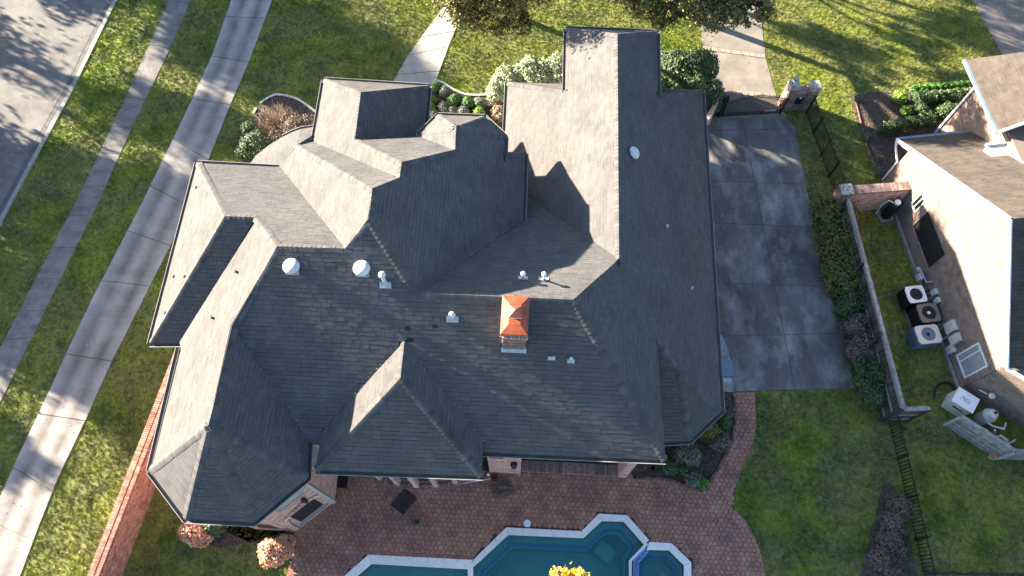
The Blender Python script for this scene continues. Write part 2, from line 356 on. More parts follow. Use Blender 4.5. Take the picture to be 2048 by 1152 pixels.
# ================================================================ SETTING
XW = -60
kerb_px = [(262, -60), (234, 0), (146, 180), (83, 297), (28, 399), (0, 452), (-60, 560), (-150, 720), (-300, 1000)]
KERB = gl(kerb_px); KERB[0:0] = [(KERB[0][0] + .6, 60)]; KERB.append((KERB[-1][0] - 1, -30))
SW_L = gl([(362, -50), (337, 0), (300, 87), (252, 193), (200, 305), (154, 399), (50, 600), (-4, 705), (-60, 815), (-140, 980)])
SW_R = gl([(408, -50), (382, 0), (342, 94), (291, 200), (240, 309), (201, 399), (101, 600), (53, 700), (0, 806), (-75, 970)])
LN_L = gl([(486, -50), (463.5, 0), (424, 113), (385, 198), (347, 278), (288, 399), (184, 600), (132, 710), (77, 830), (38, 911), (0, 995), (-75, 1160)])
LN_R = gl([(566, -50), (545, 0), (498, 125), (461, 210), (417, 321), (367, 440), (285, 603), (223, 725), (170, 844), (117, 955), (79, 1050), (36, 1165)])
WALK_L = gl([(935, -70), (893, 7), (855, 58), (817, 111), (786, 165), (770, 205)]); WALK_R = gl([(975, -70), (930, 10), (915, 50), (897, 94), (872, 162), (858, 205)])
FD_L = gl([(1392, -70), (1400, 23), (1406, 100), (1414, 176), (1417, 215), (1418, 238)]); FD_R = gl([(1505, -70), (1523, 45), (1531, 117), (1551, 187), (1560, 220), (1574, 238)])
DRIVE = gl([(1395, 262), (1418, 236), (1574, 238), (1590, 258), (1594, 281), (1627, 449), (1649, 560), (1690, 680), (1710, 778), (1467, 784), (1466, 745), (1456, 700), (1444, 671), (1380, 670)])
PATIO = gl([(1467, 785), (1510, 784), (1512, 850), (1506, 890), (1485, 936), (1469, 984), (1466, 1016), (1490, 1041), (1512, 1078), (1525, 1118), (1532, 1160), (1536, 1440), (470, 1440), (574, 1152), (584, 1105), (588, 1062)]) + [(-8.0, 2.6), (-6.6, 4.4), (-5.5, 5.3), (4.0, 5.3)] + gl([(1273, 956), (1305, 957), (1340, 961), (1372, 972), (1406, 982), (1429, 949), (1463, 885), (1471, 838)])
BED_SE = gl([(1273, 956), (1305, 957), (1340, 961), (1372, 972), (1406, 981), (1429, 949), (1463, 885), (1471, 838), (1467, 785)]) + [(6.2, 8.8), (4.2, 8.8), (3.9, 5.0)]
POOL = gl([(1017, 1070), (1166.8, 1076.6), (1203.5, 1042.3), (1247.5, 1043.6), (1289, 1091), (1272, 1124), (1272, 1262), (946.5, 1262), (946.5, 1135)])
POOLO = gl([(1012.6, 1055), (1163, 1062.6), (1197.4, 1027.6), (1253.6, 1030.6), (1297.7, 1080.3)])
SPA = gl([(1293, 1100), (1338, 1101), (1367.5, 1130.4), (1367.5, 1170), (1338, 1199), (1293, 1199), (1272, 1170), (1272, 1124)])
SPAO = gl([(1297.7, 1084), (1343, 1087), (1382, 1125.5), (1382, 1176), (1343, 1215), (1290, 1215), (1260, 1176), (1260, 1122)])
BASIN = gl([(742.5, 1128), (935.5, 1138.7), (935.5, 1262), (586, 1262)])
BASINO = gl([(689, 1152), (737.4, 1109.5), (946, 1120)])
NP0 = Vector((15.64, 18.57, 0)); NU = Vector((1.63, -9.48, 0)).normalized(); NV = Vector((-NU.y, NU.x, 0)); NP1 = Vector((17.27, 9.09, 0)); NP2 = g(2030, 845); NQ0 = g(1873, 268)
BED_NB = gl([(1700, 191), (1790, 180), (1870, 172), (1975, 158)]) + [tuple((NQ0 + NV * .3 - NU * 1.5)[:2]), tuple((NQ0 + NV * .3)[:2])] + gl([(1873, 268), (1800, 277)]) + [tuple((NP0 + NV * 2)[:2]), tuple((NP0)[:2])] + gl([(1766, 361), (1748, 335), (1735, 305), (1712, 240)])
NDRIVE = gl([(1930, -60), (1945, 0), (2000, 103), (2060, 150), (2200, 100), (2110, -60)])
BED_HEDGE = gl([(1618, 392), (1690, 392), (1705, 400), (1812, 820), (1768, 842), (1740, 800), (1708, 765), (1690, 680), (1650, 560), (1628, 449)])
BED_LOW = gl([(1768, 960), (1788, 972), (1802, 1000), (1810, 1040), (1822, 1090), (1838, 1160), (1718, 1160), (1724, 1120), (1736, 1090), (1739, 1060), (1752, 1035), (1756, 1000)])
BED_OCT = gl([(430, 1052), (520, 1078), (592, 1062), (590, 1100), (565, 1130), (500, 1085), (440, 1095), (372, 1080), (375, 1050)]) + [(-8.1, 2.5), (-9.6, 2.5)]
BED_TWIG = gl([(521, 205), (541, 193), (559, 189), (590, 196), (611, 208), (634, 224), (645, 262), (600, 300), (500, 335), (483, 300), (500, 250)])
BED_FRONT = gl([(868, 160), (887, 167), (909, 181), (933, 190), (961, 191), (980, 190), (1015, 170), (1020, 320), (850, 270), (856, 200)])
HOUSE = [(-11.0, 14.0), (-11.8, 14.0), (-11.8, 8.0), (-10.7, 7.6), (-10.7, 3.6), (-9.55, 2.45), (-8.1, 2.45), (-6.85, 3.57), (-6.85, 4.9), (4.0, 5.0), (6.3, 6.8), (6.3, 19.6), (4.2, 20.8), (1.5, 20.8), (1.5, 19.6), (-.7, 19.6), (-.7, 15.4), (-2.0, 15.9), (-3.9, 15.9), (-4.4, 17.8), (-7.7, 17.8), (-7.8, 16.5), (-9.5, 15.8)]
WALLF = gl([(342, 722), (268, 907), (175, 1152), (120, 1320), (190, 1320), (232, 1146), (307, 959), (365, 760)])
NHOUSE = [tuple(NP0[:2]), tuple(NP1[:2]), tuple(NP2[:2]), (40, -5), (40, 25), tuple((NQ0 + NV * 9)[:2]), tuple((NQ0)[:2]), tuple((NP0 + NV * 3.16)[:2])]

# ground with the pool cut out
gm = MB(); gm.prism([(-200, -200), (200, -200), (200, 220), (-200, 220)], -3, -.02, holes=[POOL, SPA, BASIN])
tag(gm.build('ground', 'soil', kind='structure', origin=(0, 0, 0)))
lm = MB()
LAWNX = [KERB + [(60, -30), (60, 60)]]
lm.prism(LAWNX[0], -.019, 0, holes=[gl([(690, 1150), (738, 1112), (944, 1123), (1013, 1058), (1163, 1065), (1198, 1030), (1252, 1033), (1296, 1084), (1342, 1089), (1379, 1126), (1379, 1225), (1280, 1274), (560, 1274), (575, 1255)])])
lm.build('lawn', 'lawn', kind='structure', origin=(0, 0, 0))
# road, gutter and kerb
def strip(L, R, z0, z1, mat, name, parent=None, kind=None, label=None):
    m = MB(); m.prism(list(L) + list(reversed(R)), z0, z1); return m.build(name, mat, parent, kind, label)
def offs(line, d):
    out = []
    for i, p in enumerate(line):
        a = Vector(line[max(i - 1, 0)]); b = Vector(line[min(i + 1, len(line) - 1)]); t = (b - a).normalized(); out.append((p[0] + t.y * d, p[1] - t.x * d))
    return out
rd = bpy.data.objects.new('road', None); COL.objects.link(rd); rd['kind'] = 'structure'
K1 = offs(KERB, .45); K2 = offs(KERB, -.0)
strip(offs(KERB, 14), K1, -.10, -.006, 'road', 'road_surface', rd)
strip(K1, offs(KERB, .16), -.10, -.012, 'gutterline', 'gutter', rd)
kb = MB(); ka, kc = offs(KERB, .17), offs(KERB, -.02)
for i in range(len(KERB) - 1):
    a, b, c, d = ka[i], ka[i + 1], kc[i + 1], kc[i]
    L_ = (Vector(a) - Vector(b)).length; nseg = max(1, int(L_ / 3.0))
    for j in range(nseg):
        s0, s1 = j / nseg, (j + 1) / nseg - .006 / max(L_, 1) * nseg * .5
        lp = lambda p, q, s: (p[0] + (q[0] - p[0]) * s, p[1] + (q[1] - p[1]) * s)
        kb.prism([lp(a, b, s0), lp(a, b, s1), lp(d, c, s1), lp(d, c, s0)], -.1, .045)
kb.build('kerb', 'kerb', rd)
def resample(Lp, Rp, t):
    """point pair at arc fraction position t metres along the left line; right by the same index fraction"""
    d = 0
    for i in range(len(Lp) - 1):
        l = (Vector(Lp[i + 1]) - Vector(Lp[i])).length
        if d + l >= t or i == len(Lp) - 2:
            s = (t - d) / l; f = lambda P: tuple(Vector(P[i]) + (Vector(P[i + 1]) - Vector(P[i])) * s); return f(Lp), f(Rp)
        d += l
def slabs(root, Lp, Rp, bps, z1, mat, gap=.012, name='concrete_slab', thick=.12, sub=6, wob=.0):
    for a, b in zip(bps[:-1], bps[1:]):
        m = MB(); n = sub; rows = []
        for k in range(n + 1):
            t = a + gap + (b - a - 2 * gap) * k / n; p, q = resample(Lp, Rp, t); rows.append((p, q))
        dz = random.uniform(-.004, .004); top = []
        for k in range(n):
            (p0, q0), (p1, q1) = rows[k], rows[k + 1]
            V = [(*p0, z1 + dz), (*q0, z1 + dz), (*q1, z1 + dz), (*p1, z1 + dz)]
            if (q0[0] - p0[0]) * (p1[1] - p0[1]) - (q0[1] - p0[1]) * (p1[0] - p0[0]) < 0: m.add(V, [(3, 2, 1, 0)], [[(0, 1), (1, 1), (1, 0), (0, 0)]])
            else: m.add(V, [(0, 1, 2, 3)], [[(0, 0), (1, 0), (1, 1), (0, 1)]])
            for e0, e1 in ((p0, p1), (q0, q1)): m.add([(*e0, z1 + dz), (*e1, z1 + dz), (*e1, z1 - thick), (*e0, z1 - thick)], [(0, 1, 2, 3)])
        for (e0, e1) in (rows[0], rows[-1]): m.add([(*e0, z1 + dz), (*e1, z1 + dz), (*e1, z1 - thick), (*e0, z1 - thick)], [(0, 1, 2, 3)])
        m.build(name, mat, root)
def tlen(Lp): return sum((Vector(Lp[i + 1]) - Vector(Lp[i])).length for i in range(len(Lp) - 1))
def joints(Lp, u0, vs, ext):
    """arc lengths for photo joints given as left-edge points"""
    out = []
    for (u, v) in vs:
        p = Vector(g(u, v)[:2]); d = 0; best = (9e9, 0)
        for i in range(len(Lp) - 1):
            a, b = Vector(Lp[i]), Vector(Lp[i + 1]); l = (b - a).length; s = max(0, min(1, (p - a).dot(b - a) / l / l)); q = (p - a - (b - a) * s).length
            if q < best[0]: best = (q, d + s * l)
            d += l
        out.append(best[1])
    return out
sw = bpy.data.objects.new('sidewalk', None); COL.objects.link(sw); sw['kind'] = 'structure'
js = joints(SW_L, 0, [(338, 4), (300, 90), (252, 193), (222, 252), (200, 305), (168, 372), (138, 432), (105, 495), (72, 558), (40, 622), (12, 680), (-30, 755)], 0)
slabs(sw, SW_L, SW_R, [0] + js + [tlen(SW_L)], .02, 'sidewalk')
tag(sw, None)
ln = bpy.data.objects.new('access_lane', None); COL.objects.link(ln); ln['kind'] = 'structure'
js = joints(LN_L, 0, [(456, 34), (424, 113), (385, 198), (347, 278), (301, 372), (255, 462), (205, 562), (132, 708), (79, 828), (26, 935), (-20, 1040)], 0)
slabs(ln, LN_L, LN_R, [0] + js + [tlen(LN_L)], .035, 'lane', gap=.015)
fw = bpy.data.objects.new('front_walk', None); COL.objects.link(fw); fw['kind'] = 'structure'
js = joints(WALK_L, 0, [(906, -12), (868, 50), (846, 76), (817, 111), (795, 150)], 0)
slabs(fw, WALK_L, WALK_R, [0] + js + [tlen(WALK_L)], .04, 'walk', gap=.02)
# front drive with two bands of rowlock brick
fd = bpy.data.objects.new('front_drive', None); COL.objects.link(fd); fd['kind'] = 'structure'
T = tlen(FD_L); ja, jb = joints(FD_L, 0, [(1406, 96), (1415, 182)], 0)
slabs(fd, FD_L, FD_R, [0, ja * .5, ja - .13], .02, 'frontdrive'); slabs(fd, FD_L, FD_R, [ja + .13, jb - .13], .02, 'frontdrive'); slabs(fd, FD_L, FD_R, [jb + .13, T], .02, 'frontdrive')
for t in (ja, jb):
    p, q = resample(FD_L, FD_R, t); p = Vector((*p, 0)); q = Vector((*q, 0)); L_ = (q - p).length; u = (q - p) / L_; n = int(L_ / .085)
    for k in range(n): piece('brick', 'band', fd, p + u * (k + .5) * L_ / n + UP * (-.02 + random.uniform(0, .004)), (L_ / n - .018, .22, .1), (u, UP.cross(u), UP))
# driveway of large slabs
dv = bpy.data.objects.new('driveway', None); COL.objects.link(dv); dv['kind'] = 'structure'
base = MB(); base.prism(DRIVE, -.03, .004); base.build('joint_bed', 'gutterline', dv)
def clipconvex(poly, halfplanes):
    for (a, n) in halfplanes:
        out = []
        for i in range(len(poly)):
            p, q = poly[i], poly[(i + 1) % len(poly)]; dp = (p[0] - a[0]) * n[0] + (p[1] - a[1]) * n[1]; dq = (q[0] - a[0]) * n[0] + (q[1] - a[1]) * n[1]
            if dp >= 0: out.append(p)
            if (dp >= 0) != (dq >= 0): s = dp / (dp - dq); out.append((p[0] + (q[0] - p[0]) * s, p[1] + (q[1] - p[1]) * s))
        poly = out
        if len(poly) < 3: return []
    return poly
cj = gl([(1484, 236), (1486, 262), (1508, 380), (1549, 573), (1589, 778)])
rowsv = [(1410, 236, 1575, 238), (1400, 262, 1591, 259), (1400, 362, 1613, 369), (1400, 446, 1630, 454), (1400, 564, 1657, 574), (1400, 674, 1687, 667), (1400, 785, 1711, 777)]
ca, cb = Vector(cj[0]), Vector(cj[-1]); cdv = (cb - ca).normalized(); cn = (cdv.y, -cdv.x)
for i in range(len(rowsv) - 1):
    a0, a1 = Vector(g(*rowsv[i][:2])[:2]), Vector(g(*rowsv[i][2:])[:2]); b0, b1 = Vector(g(*rowsv[i + 1][:2])[:2]), Vector(g(*rowsv[i + 1][2:])[:2])
    na = (a1 - a0).normalized(); na = (na.y, -na.x); nb = (b1 - b0).normalized(); nb = (-nb.y, nb.x); e = .011
    for sgn in (1, -1):
        hp = [((a0.x + na[0] * e, a0.y + na[1] * e), na), ((b0.x + nb[0] * e, b0.y + nb[1] * e), nb), ((ca.x + cn[0] * e * sgn, ca.y + cn[1] * e * sgn), (cn[0] * sgn, cn[1] * sgn))]
        pl = clipconvex(DRIVE, hp)
        if len(pl) > 2:
            m = MB(); m.prism(pl, -.05, .025 + random.uniform(-.003, .003)); m.build('concrete_slab', 'drive', dv)
nd = MB(); nd.prism(NDRIVE, -.02, .02); nd.build('neighbour_path', 'sidewalk', kind='structure')

# patio of stamped pavers
pt = bpy.data.objects.new('patio', None); COL.objects.link(pt); pt['kind'] = 'structure'
def polyarea_holes(): return [POOL, SPA, BASIN]
pm = MB(); pm.prism(PATIO, -.04, .012, holes=[gl([(690, 1150), (738, 1112), (944, 1123), (1013, 1058), (1163, 1065), (1198, 1030), (1252, 1033), (1296, 1084), (1342, 1089), (1379, 1126), (1379, 1215), (1280, 1270), (562, 1270), (575, 1255)])])
pm.build('joint_bed', 'pavermortar', pt)
COPZ = gl([(686, 1153), (737, 1107), (946, 1118), (1012, 1052), (1163, 1060), (1197, 1025), (1255, 1028), (1298, 1080), (1344, 1085), (1385, 1125), (1385, 1220), (1280, 1282), (545, 1282), (565, 1255)])
def jit(i, j):
    h = math.sin(i * 127.1 + j * 311.7) * 43758.5453; k = math.sin(i * 269.5 + j * 183.3) * 43758.5453
    return (h - math.floor(h) - .5, k - math.floor(k) - .5)
cells = []; sx = .188; sy = sx * .866
for j in range(int(-3.4 / sy), int(9.5 / sy)):
    for i in range(int(-9 / sx), int(9.5 / sx)):
        cx = i * sx + (sx / 2 if j % 2 else 0); cy = j * sy
        if not (px((cx, cy, 0))[1] < 1435): continue
        cs = []
        for k in range(6):
            a = PI / 6 + k * PI / 3; vx, vy = cx + sx / 1.732 * math.cos(a), cy + sx / 1.732 * math.sin(a)
            q = jit(round(vx / sx * 2), round(vy / sx * 3.4641)); cs.append((vx + q[0] * .07, vy + q[1] * .07))
        cells.append((cx, cy, cs))
PB = PATIO if area([Vector((*p, 0)) for p in PATIO]) > 0 else PATIO[::-1]; cl_ = []
for c in cells:
    out, hit = clip2d(c[2], PB)
    if not hit: cl_.append(c)
    elif len(out) >= 3:
        a = np.array([(p[0], p[1]) for p in out]); ar_ = abs(sum(a[i][0] * a[(i + 1) % len(a)][1] - a[(i + 1) % len(a)][0] * a[i][1] for i in range(len(a)))) / 2
        if ar_ > .004: cl_.append((*(a.mean(0) * .999 + .001 * a[0]), [tuple(p) for p in a]))
cells = cl_
cc = np.array([(c[0], c[1]) for c in cells]); ok = inpoly(cc, PATIO) & ~inpoly(cc, COPZ)
HP = [(-8.0, 2.6), (-6.85, 3.6), (-6.85, 4.8), (4.0, 5.1), (4.0, 14), (-11, 14), (-11, 2.6)]
ok &= ~inpoly(cc, HP)
cells = [c for c, o in zip(cells, ok) if o]
cells.sort(key=lambda c: -px((c[0], c[1], 0))[1] if px((c[0], c[1], 0))[1] < 1155 else 9e9)
big = MB(); near = cells[:290]
def paver(m, c):
    cx, cy, cs = c; nn_ = len(cs); z = .026 + random.uniform(-.003, .003); r1 = .965 - random.random() * .02; r2 = .84
    lo = [(cx + (x - cx) * r1, cy + (y - cy) * r1, z - .016) for x, y in cs]; hi = [(cx + (x - cx) * r2, cy + (y - cy) * r2, z) for x, y in cs]
    m.add(lo + hi, [tuple(range(nn_, 2 * nn_))] + [(k, (k + 1) % nn_, nn_ + (k + 1) % nn_, nn_ + k) for k in range(nn_)])
for c in cells[290:]: paver(big, c)
big.build('paver_field', 'paver', pt, kind='stuff')
for c in near: m = MB(); paver(m, c); m.build('paver', 'paver', pt)
# beds
def bed(poly, name='mulch_bed', z=.012, mat='soil'):
    m = MB(); m.prism(poly, -.03, z); return m.build(name, mat, kind='structure')
BEDS = [BED_SE, BED_NB, BED_HEDGE, BED_LOW, BED_OCT, BED_TWIG, BED_FRONT]
for b in BEDS: bed(b)
pts = []
for b in BEDS:
    a = np.array(b); lo, hi = a.min(0), a.max(0); n = int((hi - lo).prod() * 75); P = rng.uniform(lo, hi, (n, 2)); pts.append(P[inpoly(P, b)])
P = np.concatenate(pts); n = len(P); th = rng.uniform(0, 2 * PI, n); l = rng.uniform(.02, .06, n); wd = rng.uniform(.006, .02, n)
d1 = np.stack([np.cos(th) * l, np.sin(th) * l, rng.uniform(-.01, .02, n)], 1); d2 = np.stack([-np.sin(th) * wd, np.cos(th) * wd, rng.uniform(-.01, .01, n)], 1)
c0 = np.concatenate([P, rng.uniform(.016, .04, (n, 1))], 1)
me = fastmesh('mulch_chips', np.stack([c0 - d1 - d2, c0 + d1 - d2, c0 + d1 + d2, c0 - d1 + d2], 1).reshape(-1, 3), 4)
link('mulch_chips', me, 'chip', kind='stuff')
GRAV = gl([(1436, 668), (1444, 671), (1456, 700), (1466, 745), (1467, 784), (1440, 784)])
GRAV = [(GRAV[0][0] - .3, GRAV[0][1])] + GRAV + [(GRAV[-1][0] - .3, GRAV[-1][1])]
bed(GRAV, 'gravel_bed', .015, 'gravel')
P = rng.uniform(np.array(GRAV).min(0), np.array(GRAV).max(0), (9000, 2)); P = P[inpoly(P, GRAV)]; m = MB()
for x, y in P[:2200]:
    r = random.uniform(.014, .03); m.add([(x - r, y, .02), (x + r * .3, y - r, .02), (x + r, y + r * .4, .02), (x, y, .02 + r)], [(0, 1, 3), (1, 2, 3), (2, 0, 3)])
m.build('gravel', 'gravel', kind='stuff')
# grass blades, scattered as instances
Ng = 470000; P = np.concatenate([rng.uniform([-24, -2], [31, 32], (Ng, 2))])
uvp = (np.concatenate([P, np.zeros((len(P), 1))], 1) - np.array([0, 0, HC])) @ np.array(cam.matrix_world.to_3x3())
U = 1024 + FPX * uvp[:, 0] / -uvp[:, 2]; Vv = 576 - FPX * uvp[:, 1] / -uvp[:, 2]
ok = (U > -60) & (U < 2110) & (Vv > -50) & (Vv < 1200)
GM = [(-.02, SW_L + SW_R[::-1]), (0, LN_L + LN_R[::-1]), (0, WALK_L + WALK_R[::-1]), (0, FD_L + FD_R[::-1]), (0, DRIVE), (0, PATIO), (0, NDRIVE), (0, HOUSE), (0, NHOUSE), (0, WALLF), (0, GRAV)] + [(0, b) for b in BEDS]
wob = P + rng.normal(0, .05, P.shape)
for _, pl in GM: ok &= ~inpoly(wob, pl)
ok &= inpoly(P, offs(KERB, -.06) + [(60, -30), (60, 60)])
P = P[ok]
me = bpy.data.meshes.new('grass'); me.vertices.add(len(P)); me.vertices.foreach_set('co', np.concatenate([P, np.zeros((len(P), 1))], 1).astype(np.float32).ravel()); me.update()
tm = MB()
for k in range(9):
    a = random.uniform(0, 2 * PI); r = random.uniform(0, .045); cx, cy = r * math.cos(a), r * math.sin(a); b = random.uniform(0, 2 * PI); h = random.uniform(.025, .06); w_ = random.uniform(.004, .008)
    lx, ly = random.uniform(-.03, .03), random.uniform(-.03, .03); tm.add([(cx - w_ * math.cos(b), cy - w_ * math.sin(b), 0), (cx + w_ * math.cos(b), cy + w_ * math.sin(b), 0), (cx + lx, cy + ly, h)], [(0, 1, 2)])
GL_ = bpy.data.collections.new('grass_source')
tuft = bpy.data.objects.new('tuft', tm.mesh('tuft')); tuft.data.materials.append(MT['tuft']); GL_.objects.link(tuft)
go = link('lawn_grass', me, None, kind='stuff')
ng = bpy.data.node_groups.new('scatter_grass', 'GeometryNodeTree'); ng.interface.new_socket('Geometry', in_out='INPUT', socket_type='NodeSocketGeometry'); ng.interface.new_socket('Geometry', in_out='OUTPUT', socket_type='NodeSocketGeometry')
A = ng.nodes.new; i_ = A('NodeGroupInput'); o_ = A('NodeGroupOutput'); mp_ = A('GeometryNodeMeshToPoints'); ip = A('GeometryNodeInstanceOnPoints'); oi = A('GeometryNodeObjectInfo'); oi.inputs[0].default_value = tuft
rr = A('FunctionNodeRandomValue'); rr.data_type = 'FLOAT_VECTOR'; rr.inputs[0].default_value = (-.15, -.15, 0); rr.inputs[1].default_value = (.15, .15, 6.28)
rs = A('FunctionNodeRandomValue'); rs.data_type = 'FLOAT'; rs.inputs[2].default_value = .7; rs.inputs[3].default_value = 1.5
K = ng.links.new; K(i_.outputs[0], mp_.inputs[0]); K(mp_.outputs[0], ip.inputs['Points']); K(oi.outputs['Geometry'], ip.inputs['Instance']); K(rr.outputs[0], ip.inputs['Rotation']); K(rs.outputs[1], ip.inputs['Scale']); K(ip.outputs[0], o_.inputs[0])
go.modifiers.new('scatter', 'NODES').node_group = ng
print('tufts', len(P))
# ================================================================ MAIN HOUSE
HV = {'a1': (-12.18, 14.48, 5.64), 'a2': (-9.12, 14.43, 5.64), 'a3': (-9.52, 10.94, 8.28), 'a4': (-8.57, 10.95, 8.28), 'a5': (-12.24, 7.56, 5.62), 'a6': (-11.18, 7.61, 5.65), 'b1': (-7.27, 9.41, 9.47), 'b2': (-5.31, 9.43, 9.46), 'c1': (-8.63, 7.4, 8.08), 'c2': (-8.72, 4.44, 8.12), 'd1': (-11.13, 3.45, 5.91), 'd2': (-9.72, 2.11, 5.93), 'd3': (-7.72, 2.12, 5.93), 'd4': (-6.36, 3.47, 5.91), 'd5': (-6.46, 4.55, 5.96), 'e1': (-11.12, 7.33, 5.92), 'v1': (-6.59, 4.74, 6.11), 'v2': (-6.06, 4.86, 6.17), 'v3': (-1.14, 4.78, 6.15), 'g1': (-3.55, 7.23, 7.94), 'g2': (-3.55, 6.1, 7.95), 'h1': (-6.08, 3.68, 6.13), 'h2': (-1.1, 3.75, 6.15), 'j1': (-1.13, 4.49, 5.94), 'j2': (4.39, 4.53, 5.96), 'k1': (-4.6, 10.11, 10.03), 'k0': (-4.62, 11.12, 10.06), 'k2': (-3.24, 8.44, 8.78), 'k3': (1.34, 8.45, 8.79), 'k4': (2.85, 10.54, 7.36), 'k5': (2.85, 19.62, 7.37), 'G1': (1.07, 21.24, 5.82), 'G2': (4.61, 21.26, 5.8), 'G3': (1.09, 18.19, 5.83), 'G4': (4.56, 18.19, 5.82), 'L1': (-1.19, 20.02, 3.91), 'L2': (-1.15, 16.68, 3.92), 'R1': (6.77, 20.12, 3.79), 'R2': (6.76, 6.71, 3.79), 'B1': (4.2, 8.29, 6.14), 'B2': (5.05, 7.46, 5.39), 'B3': (5.63, 5.64, 3.82), 'B4': (4.82, 5.56, 3.77), 'M1': (-0.27, 14.26, 4.7), 'E1': (-0.32, 15.24, 6.02), 'E2': (-0.28, 12.48, 5.99), 'o1': (-2.61, 14.73, 8.15), 'o2': (-2.57, 13.83, 8.15), 'q1': (-4.02, 15.39, 6.77), 'q3': (-3.46, 16.23, 6.7), 'q4': (-1.83, 16.22, 6.72), 'q5': (-1.04, 15.43, 6.71), 'q6': (-1.03, 14.68, 6.71), 'r1': (-3.99, 12.43, 9.46), 'r2': (-4.0, 11.89, 9.45), 'p1': (-8.46, 14.96, 6.31), 'p2': (-8.11, 15.49, 5.78), 's0': (-6.1, 16.39, 7.59), 's1': (-6.05, 14.44, 7.58), 't1': (-8.07, 18.29, 5.82), 't2': (-4.09, 18.18, 5.82), 't3': (-8.05, 15.62, 5.82), 't4': (-4.06, 16.44, 5.81), 'u1': (-4.01, 15.17, 6.81),
 'x1': (-6.4, 4.5, 5.95), 'x2': (-6.08, 4.5, 5.95), 'x3': (-4.06, 14.3, 5.81), 'x4': (-1.3, 14.26, 4.70), 'x5': (-1.3, 11.7, 6.49), 'x6': (-1.17, 15.1, 3.92), 'x7': (1.09, 20.05, 3.91), 'x8': (4.5, 20.12, 3.79), 'x9': (3.9, 5.56, 3.77), 'x10': (3.9, 8.29, 6.16), 'x11': (-1.06, 15.25, 6.02)}
ARC = [tuple(g(u, v, z)) for u, v, z in [(499.5, 328.5, 4.3), (512, 311.5, 4.5), (527, 299, 4.7), (546, 285.5, 4.9), (568, 273, 5.05), (585, 264.5, 5.12), (601, 258.5, 5.2), (629, 254, 5.25), (655, 252, 5.25)]]
for i, p in enumerate(ARC): HV['y%d' % i] = p
FACES = [('W', 'a5 a3 a1'), ('N', 'a1 a3 a4 b1 b2 a2'), ('S', 'a5 a6 a4 a3'), ('W', 'a4 a6 e1 d1 c2 c1 b1'),
 ('S', 'b1 c1 v1 x1 x2 v2 g1 v3 j1 j2 k3 k2 k1 b2'), ('E', 'c1 c2 d4 d5 v1'), ('SW', 'c2 d1 d2'), ('S', 'c2 d2 d3'), ('SE', 'c2 d3 d4'),
 ('W', 'g1 v2 h1 g2'), ('E', 'g1 g2 h2 v3'), ('S', 'g2 h1 h2'), ('W', 'a2 b2 k1 k0 p1'), ('E', 'k1 k0 r2 r1 o2 o1 q5 q6 E1 E2 k2'), ('N', 'k0 r2 p2 p1'),
 ('W', 'p2 r2 r1 s1 s0 t1 t3'), ('N', 's1 r1 o2 u1'), ('E', 's0 s1 x3 t4 t2'), ('N', 's0 t1 t2'), ('W', 'o1 o2 u1 q1'), ('NW', 'o1 q1 q3'), ('N', 'o1 q3 q4'), ('NE', 'o1 q4 q5'),
 ('N', 'k2 k3 k4 M1 x4 x5'), ('W', 'k4 k5 G1 G3 L1 L2 x6 M1'), ('E', 'k3 k4 k5 G2 G4 R1 R2 B2 B1 j2'), ('S', 'B1 B2 B3 B4 x9 x10'), ('SE', 'B2 R2 B3'), ('N', 'k5 G1 G2'), ('N', 'L1 G3 x7'), ('N', 'G4 R1 x8'), ('N', 'E1 q6 x11')]
for i in range(len(ARC) - 1): FACES.append((None, 'p1 y%d y%d' % (i, i + 1)))
HV['x12'] = (-10.85, 14.6, 4.35)
FACES += [(None, 'p1 y0 a2'), (None, 'y0 x12 a2'), (None, 'p1 p2 y%d' % (len(ARC) - 1))]
house = empty('brick_house', (-2, 11, 0), 'large two storey brick house with many dark hipped shingle roofs in the middle', 'house')
def plane_of(ps):
    a = np.array(ps); c = a.mean(0); u, s, vt = np.linalg.svd(a - c); n = vt[2]; n = n if n[2] > 0 else -n; return Vector(c), Vector(n)
SHA = []   # all shingle tabs (verts, px height for choosing the largest)
def shingle_face(az, poly3, expo=.135, wid=(.20, .36), th=(.003, .008), store=SHA):
    c, n = plane_of(poly3); rg = .0085 if n.x > -.2 else .0022  # wide dark gaps draw shadow lines; kept narrow on sunlit west slopes
    e1 = UP.cross(n)
    if e1.length < 1e-6: return
    e1.normalize(); e2 = n.cross(e1).normalized()
    if e2.z < 0: e2 = -e2; e1 = -e1
    P2 = [((Vector(p) - c).dot(e1), (Vector(p) - c).dot(e2)) for p in poly3]
    A_ = sum(P2[i][0] * P2[(i + 1) % len(P2)][1] - P2[(i + 1) % len(P2)][0] * P2[i][1] for i in range(len(P2)))
    if A_ < 0: P2.reverse()
    xs = [p[0] for p in P2]; ys = [p[1] for p in P2]; y = min(ys); r = 0; PA = [Vector(p) for p in P2]
    while y < max(ys):
        x = min(xs) - random.uniform(0, .3); yy = y
        while x < max(xs):
            w_ = random.uniform(*wid) if random.random() < .5 else .27; dy = random.choice((0, 0, .006, -.004)); q = [(x + rg * .3, yy + dy + rg), (x + w_ - rg * .3, yy + dy + rg), (x + w_ - rg * .3, yy + expo + .001), (x + rg * .3, yy + expo + .001)]
            out, hit = clip2d(q, P2); t = random.uniform(*th)
            if not hit and not pip(x + w_ / 2, yy + expo / 2, P2): x += w_; continue
            if len(out) >= 3:
                tl_ = random.gauss(-.012, .018)
                V = [c + e1 * p[0] + e2 * p[1] + n * (.003 + t + tl_ * (p[1] - yy - expo / 2)) for p in out]
                store.append((V, n, not hit))
            x += w_
        y += expo
